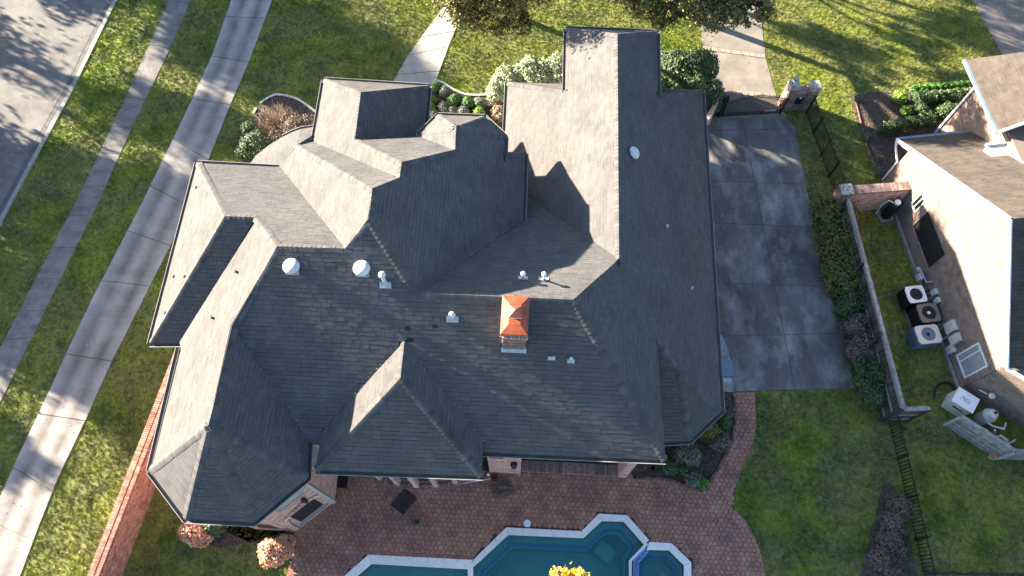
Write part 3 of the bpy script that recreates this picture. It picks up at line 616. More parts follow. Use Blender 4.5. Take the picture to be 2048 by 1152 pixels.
def tabs_mesh(tabs, m=None):
    m = m or MB()
    for V, n, _ in tabs:
        k = len(V); lo = [v - n * .022 for v in V]
        m.add(V + lo, [tuple(range(k))] + [(i, k + i, k + (i + 1) % k, (i + 1) % k) for i in range(k)])
    return m
deck = MB(); edges = {}
for az, s in FACES:
    ids = s.split(); P = [HV[k] for k in ids]; a = area([Vector(p) for p in P])
    if a < 0: ids.reverse(); P.reverse()
    k = len(P); tri = geometry.tessellate_polygon([[Vector(p) for p in P]]); fl = [Vector(p) for p in P]
    c, n = plane_of(P); DP = [(x, y, c.z - (n.x * (x - c.x) + n.y * (y - c.y)) / n.z - .006) for x, y, z in P]
    deck.add(DP + [(x, y, z - .16) for x, y, z in DP], [fix(t, fl) for t in tri] + [tuple(reversed([q + k for q in fix(t, fl)])) for t in tri] + [(i, i + k, (i + 1) % k + k, (i + 1) % k) for i in range(k)])
    for i in range(k): edges.setdefault(frozenset((ids[i], ids[(i + 1) % k])), []).append((c, n))
    shingle_face(az, P)
roof = deck.build('roof', 'edge', house)
print('shingles', len(SHA))
def pxy(t): p = px(t[0][0]); return p
full = [i for i, t in enumerate(SHA) if t[2] and t[1].y < -.3 and abs(t[1].x) < .2]
full.sort(key=lambda i: -px(SHA[i][0][0])[1]); pick = set(full[:280])
tabs_mesh([t for i, t in enumerate(SHA) if i not in pick]).build('shingle_field', 'shingle', roof, kind='stuff')
for i in pick: tabs_mesh([SHA[i]]).build('shingle', 'shingle', roof)
# ridge and hip caps
capm = MB(); ncap = 0; caps_ind = []
def capline(A, B, n1, n2, store, step=.14, wd=.145, lift=.026):
    A, B = Vector(A), Vector(B)
    if A.z > B.z: A, B = B, A
    e = (B - A); L_ = e.length; e.normalize(); up = (n1 + n2).normalized()
    # direction pointing away from the ridge down each slope
    s1 = n1.cross(e); s1 = s1 if s1.dot(n2) < 0 else -s1; s2 = n2.cross(e); s2 = s2 if s2.dot(n1) < 0 else -s2
    n = max(1, int(L_ / step))
    for k in range(n):
        a = A + e * (k * L_ / n); b = A + e * ((k + 1) * L_ / n - .004); w1 = wd + random.uniform(-.008, .012); l0 = lift + random.uniform(0, .003); l1 = l0 - .006; j = e * random.uniform(-.006, .006)
        V = []
        for q, l in ((a + j, l0), (b, l1)):
            V += [q + s1 * w1 + n1 * l * .75, q + s1 * w1 * .4 + n1 * l * 1.15, q + up * l * 1.1, q + s2 * w1 * .4 + n2 * l * 1.15, q + s2 * w1 + n2 * l * .75, q + s2 * w1 - n2 * .01, q + s1 * w1 - n1 * .01]
        F = [(i, i + 1, i + 8, i + 7) for i in range(4)] + [(4, 5, 12, 11), (0, 7, 13, 6), (6, 5, 4, 3, 2, 1, 0)]
        store.append((V, F))
HIPS = []; EAVES = []
for ed, fs in edges.items():
    a, b = tuple(ed)
    if len(fs) == 2:
        (c1, n1), (c2, n2) = fs
        if not (a[0] == 'y' or b[0] == 'y' or ed == frozenset(('p1', 'a2'))) and n1.dot(n2) < .985 and (c2 - Vector(HV[a])).dot(n1) < -.02: HIPS.append((a, b)); capline(HV[a], HV[b], n1, n2, caps_ind)
    elif len(fs) == 1 and not any(q in ('x3', 'x4', 'x5', 'x6', 'x7', 'x8', 'x9', 'x10', 'x11', 'x1', 'v1', 'v2', 'v3', 'M1') for q in ed):
        if abs(HV[a][2] - HV[b][2]) < .12: EAVES.append((a, b, fs[0]))
for i, (V, F) in enumerate(caps_ind):
    pass
order = sorted(range(len(caps_ind)), key=lambda i: -px(caps_ind[i][0][0])[1]); pk = set(order[:290])
for i, (V, F) in enumerate(caps_ind):
    if i in pk: MB().add(V, F).build('ridge_cap', 'cap', roof)
    else: capm.add(V, F)
capm.build('ridge_cap_run', 'cap', roof, kind='stuff')
print('caps', len(caps_ind), 'hips', len(HIPS), 'eaves', [e[:2] for e in EAVES])
# metal drip line + half-round gutter along every eave
def eave_run(A, B, nrm, parent, lipmat='fascia', gm='gutter'):
    A, B = Vector(A), Vector(B); e = (B - A).normalized(); o = Vector((nrm.x, nrm.y, 0)).normalized(); A = A - e * .02; B = B + e * .02
    prof = [(-.01, -.02), (-.01, -.15), (.03, -.17), (.10, -.15), (.125, -.05), (.125, -.025), (.11, -.025), (.105, -.06), (.03, -.10), (.01, -.02)]
    V = [A + o * x + UP * z for x, z in prof] + [B + o * x + UP * z for x, z in prof]; n = len(prof)
    MB().add(V, [(i, (i + 1) % n, n + (i + 1) % n, n + i) for i in range(n)] + [tuple(range(n)), tuple(reversed(range(n, 2 * n)))]).build('gutter', gm, parent)
    m = MB(); m.add([A + o * x + UP * z for x, z in ((.118, -.03), (.132, -.03), (.132, -.016), (.118, -.016))] + [B + o * x + UP * z for x, z in ((.118, -.03), (.132, -.03), (.132, -.016), (.118, -.016))], [(0, 1, 5, 4), (1, 2, 6, 5), (2, 3, 7, 6), (3, 0, 4, 7)]); m.build('gutter_lip', 'lip', parent)
for a, b, (c, n) in EAVES: eave_run(HV[a], HV[b], n, roof)

# ---- walls
def bricks_on(parent, O, u, L_, z0, z1, skips, mat, depth=.05, bl=.205, bh=.072, indiv=0, start=0, name='brick'):
    """courses of bricks standing proud of a wall plane; O = foot corner, u = along, outward normal on the right of u"""
    n = Vector((u.y, -u.x, 0)); m = MB(); cnt = 0; rows = int((z1 - z0) / bh); ax = (u, -n, UP)
    for r in range(rows):
        z = z0 + (r + .5) * bh; s = -(bl / 2 if r % 2 else 0)
        while s < L_:
            a, b = max(s + .005, 0.004), min(s + bl - .006, L_ - .004); s += bl
            if b - a < .03: continue
            seg = [(a, b)]
            for (s0, s1, q0, q1) in skips:
                if q0 < z + bh / 2 and q1 > z - bh / 2: seg = [t for (x, y) in seg for t in ((x, min(y, s0)), (max(x, s1), y)) if t[1] - t[0] > .02]
            for (x, y) in seg:
                c = O + u * (x + y) / 2 + n * (depth * .5 - .02 + random.uniform(0, .003)) + UP * z
                if cnt < indiv and px(c)[1] > -50: piece(name, mat, parent, c, (y - x, depth, bh - .012), ax); cnt += 1
                else: m.box(c, (y - x, depth, bh - .012), ax=ax)
    if m.v: m.build('brickwork', mat, parent, kind='stuff')
def wallblock(poly, h, name='wall', z0=-.05, mat='mortar', parent=None):
    m = MB(); m.prism(poly, z0, h); return m.build(name, mat, parent or house)
OC = [(-10.7, 7.6), (-10.7, 3.6), (-9.55, 2.45), (-8.094, 2.45), (-6.85, 3.566), (-6.85, 5.6), (-7.5, 7.6)]
wallblock(OC, 5.72)
wallblock([(-11.78, 14.0), (-11.78, 8.05), (-9, 8.05), (-9, 14.0)], 5.4)
wallblock([(-10.68, 7.5), (-.72, 5.5), (-.72, 14.8), (-4, 14.8), (-10.6, 13.0)], 5.6)
wallblock([(-.8, 5.5), (3.95, 5.5), (3.95, 11.6), (-.8, 11.6)], 5.6)
wallblock([(0, 6.6), (4.9, 6.2), (5.3, 6.2), (6.3, 7.2), (6.3, 19.6), (-.7, 19.6), (-.7, 12)], 3.6)
wallblock([(1.5, 18), (4.15, 18), (4.15, 20.8), (1.5, 20.8)], 5.5)
wallblock([(-7.62, 14), (-4.5, 14), (-4.5, 17.8), (-7.62, 17.8)], 5.5)
wallblock([(-3.62, 15.2), (-3.2, 15.85), (-2.05, 15.85), (-1.45, 15.2), (-1.45, 13.5), (-3.6, 13.5)], 6.3)
wallblock([(-9.5, 13.9), (-9.8, 14.8), (-9.2, 15.5), (-8.5, 15.9), (-7.6, 16.0), (-7.6, 13.9)], 4.4)
wallblock([(-5.65, 4.6), (-1.5, 4.6), (-1.5, 6.5), (-5.65, 6.5)], 5.9)
# south-east wall of the octagon end with its two windows
A3, A4 = Vector((-8.094, 2.45, 0)), Vector((-6.85, 3.566, 0)); u3 = (A4 - A3).normalized(); L3 = (A4 - A3).length
WIN = [(.36, 1.44, .58, 2.28), (.38, 1.44, 3.42, 4.40)]
bricks_on(house, A3, u3, L3, 0, 5.68, WIN, 'brick', indiv=150)
bricks_on(house, Vector((-9.55, 2.45, 0)), Vector((1, 0, 0)), 1.456, 0, 5.68, [(.28, 1.2, .6, 2.3)], 'brick')
bricks_on(house, A4, Vector((0, 1, 0)), 1.9, 0, 5.68, [(.55, 1.35, 1.9, 4.6)], 'brick')
bricks_on(house, Vector((-10.7, 3.6, 0)), (Vector((-9.55, 2.45, 0)) - Vector((-10.7, 3.6, 0))).normalized(), 1.62, 0, 5.68, [], 'brick')
bricks_on(house, Vector((-10.7, 7.5, 0)), Vector((0, -1, 0)), 3.9, 0, 5.68, [], 'brick')
def window(parent, O, u, s0, s1, z0, z1, glass='glass', frame='white', arch=False, bars=(0,), fw=.05, out=.02, recess=.02):
    n = Vector((u.y, -u.x, 0)); ax = (u, -n, UP); c = O + u * (s0 + s1) / 2 + UP * (z0 + z1) / 2; W_, H_ = s1 - s0, z1 - z0
    f = MB()
    for dx in (-1, 1): f.box(c + u * dx * (W_ / 2 - fw / 2) + n * out, (fw, .06, H_), ax=ax)
    for dz in (-1, 1): f.box(c + UP * dz * (H_ / 2 - fw / 2) + n * (out - .002), (W_ - 2 * fw, .06, fw), ax=ax)
    for b in bars:
        if b: f.box(c + u * (b * W_) + n * (out - .004), (fw * .7, .05, H_ - 2 * fw), ax=ax)
    fo = f.build('window', frame, parent)
    MB().box(c + n * (recess - .022), (W_ - fw * 2, .02, H_ - fw * 2), ax=ax).build('pane', glass, fo)
    return fo
window(house, A3, u3, *WIN[0], glass='screen', frame='mortar'); window(house, A3, u3, *WIN[1], glass='blind', frame='mortar')
window(house, Vector((-9.55, 2.45, 0)), Vector((1, 0, 0)), .28, 1.2, .6, 2.3, glass='screen', frame='mortar'); window(house, A4, Vector((0, 1, 0)), .55, 1.35, 1.9, 4.6, glass='blind', frame='edging')
n3 = Vector((u3.y, -u3.x, 0)); ar = MB()
for i in range(13):
    a = PI * i / 12; c = A3 + u3 * (.90 - math.cos(a) * .58) + UP * (2.32 + math.sin(a) * .30) + n3 * .05; ar.box(c, (.075, .09, .20), ax=(u3 * math.sin(a) + UP * math.cos(a), -n3, UP * math.sin(a) - u3 * math.cos(a)))
ar.build('window_arch', 'brick', house)
sl_ = MB(); sl_.box(A3 + u3 * .9 + n3 * .06 + UP * .53, (1.2, .14, .08), ax=(u3, -n3, UP)); sl_.build('window_sill', 'mortar', house)
# downspout at the octagon corner and small leaders
MB().box(A4 + n3 * .07 + u3 * .0 + UP * 2.85, (.11, .09, 5.5), ax=(u3, -n3, UP)).build('downspout', 'flash', house)
MB().tube([HV['d1'], tuple(Vector(HV['d1']) + Vector((-.12, -.02, -.15)))], .05, 6).build('gutter_elbow', 'gutter', house)
lt = MB(); q = A3 + u3 * 1.2 + n3 * .14 + UP * 3.0; lt.box(q, (.13, .13, .26), taper=.6); lt.lathe(q + UP * .16, [(.10, 0), (.02, .09)], 8); lt.tube([q + UP * .22, q + UP * .34 - n3 * .05, q + UP * .2 - n3 * .14], .014, 5); lt.build('wall_lantern', 'black', house)
lt = MB(); lt.tube([A3 + u3 * s + n3 * .05 + UP * z for s, z in ((1.15, 2.9), (.8, 2.75), (.35, 2.3), (.2, 1.2), (.18, .2))], .012, 5); lt.build('wall_cable', 'black', house)
# south wall: two brick piers, recessed wall, beam and rowlock ledge
def pier(x0, x1, y0, y1, z1):
    wallblock([(x0, y0 + .03), (x1, y0 + .03), (x1, y1), (x0, y1)], z1)
    return
pier(-1.12, .05, 4.9, 5.6, 5.6); pier(3.72, 4.02, 4.96, 5.6, 5.6)
bricks_on(house, Vector((-1.12, 4.93, 0)), Vector((1, 0, 0)), 1.17, 0, 5.58, [], 'brick'); bricks_on(house, Vector((3.72, 4.99, 0)), Vector((1, 0, 0)), .30, 0, 5.58, [], 'brick')
bricks_on(house, Vector((4.02, 4.99, 0)), Vector((0, 1, 0)), .6, 0, 5.58, [], 'brick')
bricks_on(house, Vector((3.72, 5.5, 0)), Vector((0, -1, 0)), .5, 0, 5.58, [], 'brick')
bricks_on(house, Vector((.05, 5.5, 0)), Vector((1, 0, 0)), 3.67, 0, 5.3, [], 'redbrick')
for k in range(42):
    piece('ledge_brick', 'stone', house, Vector((.09 + k * .0872, 5.18 + random.uniform(-.004, .004), .10)), (.07, .42, .22), (Vector((1, 0, 0)), Vector((0, 1, 0)), UP))
MB().box((1.88, 5.18, .07), (3.68, .40, .22)).build('ledge', 'mortar', house)
MB().box((1.9, 4.86, 5.42), (3.76, .14, .26)).build('beam', 'ventmetal', house)
MB().box((1.9, 5.2, 5.52), (3.64, .56, .06)).build('soffit', 'white', house)
nb_ = MB(); q = Vector((-.2, 4.80, 2.2)); nb_.box(q, (.16, .16, .34), taper=.65); nb_.lathe(q + UP * .2, [(.13, 0), (.03, .12)], 8); nb_.tube([q + UP * .28, q + UP * .4 + Vector((0, .06, 0)), q + UP * .2 + Vector((0, .14, 0))], .014, 5); nb_.build('wall_lantern', 'black', house)
nb_ = MB(); nb_.prism([(-1.05, 4.88), (-.55, 4.88), (-.55, 4.93), (-1.05, 4.93)], 3.0, 3.9); nb_.build('niche_window', 'glass', house)
# bow window under the south gable hip
R = 4.6; cyb = 4.22 + R; xc = -3.75; cols = MB(); a0, a1 = -.46, .46
for k in range(7):
    a = a0 + (a1 - a0) * k / 6; c = Vector((xc + R * math.sin(a), cyb - R * math.cos(a), 0)); ax = (Vector((math.cos(a), math.sin(a), 0)), Vector((-math.sin(a), math.cos(a), 0)), UP)
    MB().box(c + UP * 3.1, (.17, .20, 5.2), ax=ax).build('window_pier', 'brick', house)
    if k < 6:
        b = a + (a1 - a0) / 12; c2 = Vector((xc + (R - .16) * math.sin(b), cyb - (R - .16) * math.cos(b), 0)); ax2 = (Vector((math.cos(b), math.sin(b), 0)), Vector((-math.sin(b), math.cos(b), 0)), UP)
        fr_ = MB()
        for dx in (-.27, .27): fr_.box(c2 + ax2[0] * dx + UP * 3.1, (.05, .06, 5.1), ax=ax2)
        for z in (.62, 2.9, 5.5): fr_.box(c2 + UP * z, (.5, .058, .06), ax=ax2)
        fo = fr_.build('window', 'bronze', house); MB().box(c2 + UP * 3.05, (.5, .02, 4.8), ax=ax2).build('pane', 'glass', fo)
for k in range(52):
    a = a0 - .03 + (a1 - a0 + .06) * k / 51; c = Vector((xc + (R + .06) * math.sin(a), cyb - (R + .06) * math.cos(a), .44)); piece('sill_brick', 'stone', house, c, (.07, .20, .10), (Vector((math.cos(a), math.sin(a), 0)), Vector((-math.sin(a), math.cos(a), 0)), UP))
bw = MB(); bw.prism([(xc + (R - .0) * math.sin(a0 + (a1 - a0) * k / 12), cyb - (R - .0) * math.cos(a0 + (a1 - a0) * k / 12)) for k in range(13)] + [(-1.6, 5.2), (-5.8, 5.2)], -.02, .40); bw.build('bow_base', 'brick', house)
bricks_on(house, Vector((4.9, 6.2, 0)), Vector((1, 0, 0)), .4, 0, 3.6, [], 'brick'); bricks_on(house, Vector((5.3, 6.2, 0)), Vector((1, 1, 0)).normalized(), 1.4, 0, 3.6, [], 'brick')
wallblock([(4.05, 5.9), (5.0, 5.9), (5.0, 6.6), (4.05, 6.6)], 3.6); bricks_on(house, Vector((4.05, 5.9, 0)), Vector((1, 0, 0)), .95, 0, 3.6, [], 'brick')
bricks_on(house, Vector((-4.5, 14.0, 0)), Vector((0, 1, 0)), 3.8, 0, 5.4, [], 'brick')
# curved brick wing wall by the gate
cw = MB(); pcs = [g(u, v) for u, v in ((1404, 262), (1412, 257), (1420, 246), (1425, 232), (1427, 214))]
for i in range(4):
    a, b = pcs[i], pcs[i + 1]; h0 = .5 + .32 * i; h1 = .5 + .32 * (i + 1); n_ = Vector((-(b - a).y, (b - a).x, 0)).normalized() * .2
    cw.add([a, b, b + UP * h1, a + UP * h0, a + n_, b + n_, b + n_ + UP * h1, a + n_ + UP * h0], [(0, 1, 2, 3), (5, 4, 7, 6), (3, 2, 6, 7), (0, 3, 7, 4), (1, 5, 6, 2)])
tag(cw.build('wing_wall', 'brick'), 'low curved pink brick wing wall between the garage corner and the driveway gate', 'wall')

# ---- chimney (its own part of the house)
ch = MB(); zt = 9.22; x0, x1 = g(1004.5, 669, zt).x, g(1051, 669, zt).x; y0, y1 = g(1027, 666, zt).y, g(1027, 596, zt).y
ch.prism([(x0, y0), (x1, y0), (x1, y1), (x0, y1)], 6.9, zt - .30); cho = ch.build('chimney', 'mortar', house)
for O, u, L_ in ((Vector((x0, y0, 0)), Vector((1, 0, 0)), x1 - x0), (Vector((x1, y0, 0)), Vector((0, 1, 0)), y1 - y0), (Vector((x0, y1, 0)), Vector((0, -1, 0)), y1 - y0)):
    bricks_on(cho, O, u, L_, 7.2, zt - .30, [], 'stone')
cb_ = MB(); cx_, cy_ = (x0 + x1) / 2, (y0 + y1) / 2
for k, (e_, z_) in enumerate(((.03, -.30), (.055, -.23), (.03, -.16), (.05, -.09))): cb_.box((cx_, cy_, zt + z_ + .03), (x1 - x0 + 2 * e_ + .03, y1 - y0 + 2 * e_ + .03, .062))
cb_.build('corbel', 'stone', cho)
for k in range(10): piece('corbel_brick', 'brick', cho, Vector((x0 + .02 + k * .075, y0 - .075, zt - .20)), (.05, .05, .11), (Vector((1, 0, 0)), Vector((0, 1, 0)), UP))
cp = MB(); E_ = .055; xa, xb, ya, yb = x0 - E_, x1 + E_, y0 - E_, y1 + E_; cp.box((cx_, cy_, zt - .01), (xb - xa, yb - ya, .05))
rx, ry = (xb - xa) * .22, (yb - ya) * .26; zt2 = zt + .10
cp.add([(xa, ya, zt + .016), (xb, ya, zt + .016), (xb, yb, zt + .016), (xa, yb, zt + .016), (cx_ - rx, cy_ - ry, zt2), (cx_ + rx, cy_ - ry, zt2), (cx_ + rx, cy_ + ry, zt2), (cx_ - rx, cy_ + ry, zt2)], [(0, 1, 5, 4), (1, 2, 6, 5), (2, 3, 7, 6), (3, 0, 4, 7), (4, 5, 6, 7)])
cp.build('copper_cap', 'copper', cho)
cy2 = cy_ + .0; cw_ = .19; cz = zt + .30; cv = MB()
cv.lathe((cx_, cy2, zt + .05), [(.14, 0), (.14, .25)], 14); cv.build('flue', 'flash', cho)
cv = MB(); cv.add([(cx_ - cw_, cy2 - cw_, cz), (cx_ + cw_, cy2 - cw_, cz), (cx_ + cw_, cy2 + cw_, cz), (cx_ - cw_, cy2 + cw_, cz), (cx_, cy2, cz + .13)], [(0, 1, 4), (1, 2, 4), (2, 3, 4), (3, 0, 4), (3, 2, 1, 0)]); cv.build('cowl', 'copper', cho)
cv = MB(); cv.box((cx_, cy2, cz - .03), (cw_ * 1.94, cw_ * 1.94, .055)); cv.build('cowl_skirt', 'white', cho)
fl_ = MB(); pS, nS = plane_of([HV[k] for k in ('j1', 'j2', 'k3')]); 
def onS(x, y): return pS.z - (nS.x * (x - pS.x) + nS.y * (y - pS.y)) / nS.z
eS = nS.cross(Vector((1, 0, 0))).normalized(); eS = eS if eS.z > 0 else -eS
fl_.box((cx_, y0 - .06, onS(cx_, y0 - .06) + .035), (x1 - x0 + .10, .13, .02), ax=(Vector((1, 0, 0)), eS, nS)); fl_.box((cx_, y0 - .014, onS(cx_, y0) + .10), (x1 - x0 + .04, .012, .18)); fl_.build('flashing', 'flash', cho)

# ---- things standing on the roof (parts of the house)
def roofpt(u, v, ks):
    p, n = plane_of([HV[k] for k in ks]); return onplane(u, v, p, n), n
def slopeaxes(n):
    e1 = UP.cross(n).normalized(); e2 = n.cross(e1).normalized(); e2 = e2 if e2.z > 0 else -e2; return (e1, e2, n)
SK = ('j1', 'j2', 'k3'); NK = ('k2', 'k3', 'k4'); EK = ('k4', 'k5', 'R2'); WK = ('a5', 'a3', 'a1'); W2K = ('c2', 'd1', 'b1')
def rootthing(name, p, label, cat, grp=None): return empty(name, p, label, cat, grp)
for u, v, ks, lab in ((585, 536, SK, 'left pale round dome vent below the ridge on the wide south roof slope'), (725, 540, SK, 'right pale round dome vent, nearest the tall vent pipe on the south slope')):
    p, n = roofpt(u, v, ks); t = MB(); ax = slopeaxes(n)
    bs = MB().box(p + n * .03, (.40, .40, .02), ax=ax).build('vent_base', 'lip', house)
    MB().lathe(p + UP * .10, [(.12, -.12), (.13, .0), (.245, .01), (.25, .04), (.22, .10), (.13, .14), (.03, .15)], 20).build('dome_vent', 'ventmetal', house, smooth=True)
p, n = roofpt(1264, 308, EK); MB().lathe(p + n * .02, [(.16, 0), (.17, .05), (.23, .06), (.235, .10), (.19, .16), (.10, .20), (.02, .21)], 18, ax=slopeaxes(n)).build('dome_vent', 'ventmetal', house, smooth=True)
def pipe(u, v, ks, h, r, cap, base=.3, mat='ventmetal', coll=True):
    p, n = roofpt(u, v, ks); ax = slopeaxes(n); m = MB(); m.lathe(p, [(r, -.05), (r, h)], 10)
    po = m.build('vent_pipe', mat, house)
    if cap: MB().lathe(p + UP * h, [(r * .9, -.01), (cap, .0), (cap, .05), (cap * .55, .10), (.01, .12)], 12).build('vent_cap', mat, po, smooth=False)
    if base: MB().box(p - ax[1] * .03 + n * .025, (base, base * .55, .012), ax=ax).build('flashing', 'flash', po)
    if coll: MB().lathe(p, [(r * 2.0, -.03), (r * 1.2, .14)], 10).build('collar', 'flash', po)
pipe(771, 568, SK, .62, .055, .105, .34); pipe(905, 636, SK, .22, .06, .10, .36); pipe(1046, 558, NK, .36, .035, .075, .30, 'white'); pipe(1087, 560, NK, .40, .035, .075, .30, 'white')
pipe(1333, 456, EK, .14, .03, .05, 0, 'ventmetal', False); pipe(1382, 579, EK, .14, .03, .05, 0, 'ventmetal', False)
pipe(1103, 714, SK, .14, .035, 0, .22); pipe(1142, 720, SK, .10, .04, .055, .22)
for u, v, ks in ((393, 375, WK), (348, 553, WK), (370, 553, WK), (331, 626, WK), (472, 543, W2K), (424, 635, W2K)):
    p, n = roofpt(u, v, ks); m = MB(); m.lathe(p, [(.03, -.05), (.03, .09)], 8); m.box(p + n * .03, (.10, .05, .05), ax=slopeaxes(n)); m.build('vent_stub', 'gutter', house)
for u, v in ((815, 657), (871, 652)):
    p, n = roofpt(u, v, SK); MB().box(p + n * .026, (.15, .11, .012), ax=slopeaxes(n)).build('roof_patch', 'black', house)

# leaf litter caught in the valleys
m = MB()
for a, b, k in (('c1', 'v1', 60), ('g1', 'v2', 40), ('g1', 'v3', 45), ('k2', 'E2', 50), ('M1', 'k4', 30), ('p2', 'r2', 30), ('a2', 'b2', 50)):
    A, B_ = Vector(HV[a]), Vector(HV[b])
    if A.z < B_.z: A, B_ = B_, A
    for i in range(k):
        t = random.random() ** .5; p = A.lerp(B_, t) + Vector((random.gauss(0, .035), random.gauss(0, .035), .04)); r = random.uniform(.012, .03); q = random.uniform(0, 6)
        m.add([p + Vector((r * math.cos(q), r * math.sin(q), 0)), p + Vector((-r * .5 * math.sin(q), r * .5 * math.cos(q), .008)), p - Vector((r * math.cos(q), r * math.sin(q), 0)), p + Vector((r * .5 * math.sin(q), -r * .5 * math.cos(q), .004))], [(0, 1, 2, 3)])
m.build('valley_leaves', 'tan', roof, kind='stuff')
# ================================================================ POOL
pool = empty('swimming_pool', tuple(g(1150, 1200)), 'swimming pool with pale stone coping, blue waterline tiles and an octagonal spa corner', 'pool')
def inset(line, d, closed=True):
    n = len(line); out = []; P = [Vector(p) for p in line]; s = 1 if area([Vector((p[0], p[1], 0)) for p in line]) > 0 else -1
    for i in range(n):
        a, b, c = P[i - 1], P[i], P[(i + 1) % n]; t1 = (b - a).normalized(); t2 = (c - b).normalized(); n1 = Vector((-t1.y, t1.x)) * s; n2 = Vector((-t2.y, t2.x)) * s
        m_ = (n1 + n2); m_ = m_ / max(.3, m_.length_squared / 2); out.append(tuple(b + m_ * d))
    return out
def shell(poly, zt, zf, name, mat, parent):
    m = MB(); n = len(poly); s = poly if area([Vector((*p, 0)) for p in poly]) > 0 else poly[::-1]
    m.add([(x, y, zt) for x, y in s] + [(x, y, zf) for x, y in s], [((i + 1) % n, i, n + i, n + (i + 1) % n) for i in range(n)])
    m.add([(x, y, zf) for x, y in s], [tuple(t) for t in [fix(q, [Vector((*p, 0)) for p in s]) for q in geometry.tessellate_polygon([[Vector((*p, 0)) for p in s]])]])
    return m.build(name, mat, parent)
def ring(outer, inner, z0, z1, name, mat, parent):
    m = MB(); m.prism(outer, z0, z1, holes=[inner]); return m.build(name, mat, parent)
shell(POOL, .0, -1.5, 'basin_wall', 'plaster', pool)
b1_ = inset(POOL, .42); ring(inset(POOL, -.005), b1_, -1.5, -.27, 'bench', 'plaster', pool)
tl = inset(POOL, .30)
def tileband(line, z, name, parent, wd=.12, idx=None, n_rows=2, tile=.06):
    root = MB(); cnt = 0; n = len(line)
    for i in range(n):
        if idx is not None and i not in idx: continue
        a, b = Vector((*line[i], 0)), Vector((*line[(i + 1) % n], 0)); L_ = (b - a).length; u = (b - a) / L_; nn = Vector((-u.y, u.x, 0)); k = int(L_ / tile)
        gm_ = MB().box((a + b) / 2 + nn * wd / 2 * 0 + UP * (z - .01), (L_ + wd * .4, wd + .05, .012), ax=(u, nn, UP)); gm_.build('tile_border', 'grout', parent)
        for j in range(k):
            for r in range(n_rows): root.box(a + u * (j + .5) * L_ / k + nn * ((r + .5) / n_rows - .5) * wd + UP * (z + random.uniform(0, .002)), (L_ / k * .8, wd / n_rows * .8, .012), ax=(u, nn, UP))
    root.build(name, 'tile', parent, kind='stuff')
tileband(tl, -.255, 'tile_band', pool, idx=[0, 1, 2, 3, 4, 5, 7, 8])
tileband(SPA[:], -.0, 'tile_band', pool, wd=.13, idx=[6, 7, 5])
stp = MB(); q = gl([(1205, 1075), (1237, 1100), (1222, 1128), (1190, 1100)]); stp.prism(q, -1.4, -.62); stp.build('step', 'plaster', pool)
wt = MB(); wt.add([(x, y, -.17) for x, y in POOL], [fix(t, [Vector((*p, 0)) for p in POOL]) for t in geometry.tessellate_polygon([[Vector((*p, 0)) for p in POOL]])]); wt.build('water', 'water', pool)
shell(SPA, .0, -.95, 'spa_wall', 'plaster', pool); sb = inset(SPA, .30); ring(inset(SPA, -.005), sb, -.95, -.25, 'spa_bench', 'plaster', pool)
tileband(inset(SPA, .22), -.235, 'tile_band', pool, wd=.10)
wt = MB(); wt.add([(x, y, -.13) for x, y in SPA], [fix(t, [Vector((*p, 0)) for p in SPA]) for t in geometry.tessellate_polygon([[Vector((*p, 0)) for p in SPA]])]); wt.build('spa_water', 'spawater', pool)
MB().lathe(tuple(g(1325, 1150, -.94)), [(.1, 0), (.1, .02), (.03, .03)], 12).build('spa_drain', 'whitepvc', pool)
shell(BASIN, .0, -.32, 'basin_wall', 'plaster', pool)
wt = MB(); wt.add([(x, y, -.09) for x, y in BASIN], [fix(t, [Vector((*p, 0)) for p in BASIN]) for t in geometry.tessellate_polygon([[Vector((*p, 0)) for p in BASIN]])]); wt.build('basin_water', 'spawater', pool)
def coping(outer, inner, closed=False, slab=.55, z=.06, name='coping_slab'):
    n = len(outer)
    for i in range(n - (0 if closed else 1)):
        a, b, c, d = Vector(outer[i]), Vector(outer[(i + 1) % n]), Vector(inner[(i + 1) % n]), Vector(inner[i]); L_ = (b - a).length; k = max(1, round(L_ / slab))
        for j in range(k):
            s0 = j / k + .004 / max(L_, .1); s1 = (j + 1) / k - .004 / max(L_, .1); q = [a.lerp(b, s0), a.lerp(b, s1), d.lerp(c, s1), d.lerp(c, s0)]
            MB().prism([tuple(p) for p in q], -.06, z + random.uniform(-.003, .003)).build(name, 'coping', pool)
o1 = [tuple(g(946.5, 1120)[:2])] + POOLO; i1 = [POOL[-1]] + POOL[:5]
coping(o1, i1)
so, si = SPAO, [tuple(p) for p in SPA]
coping([so[0], so[1], so[2], so[3], so[4], so[5]], [si[0], si[1], si[2], si[3], si[4], si[5]], slab=.9)
coping(gl([(1292, 1085), (1258, 1121)]), gl([(1296, 1089), (1262, 1124)]), slab=2, z=.05); coping(gl([(1258, 1121), (1258, 1192)]), gl([(1263, 1123), (1263, 1192)]), slab=1, z=.05)
coping(gl([(557, 1272), (689, 1152), (737.4, 1109.5), (946, 1120)]), gl([(586, 1262), (714.6, 1152), (742.5, 1128), (935.5, 1138.7)]))
coping(gl([(1288, 1277), (557, 1277)]), gl([(1272, 1262), (586, 1262)]), z=.063); coping(gl([(1288, 1210), (1288, 1277)]), gl([(1272, 1200), (1272, 1262)]), z=.057)
coping(gl([(946.5, 1121), (946.5, 1262)]), gl([(935.5, 1137), (935.5, 1262)]), slab=.9, z=.058)

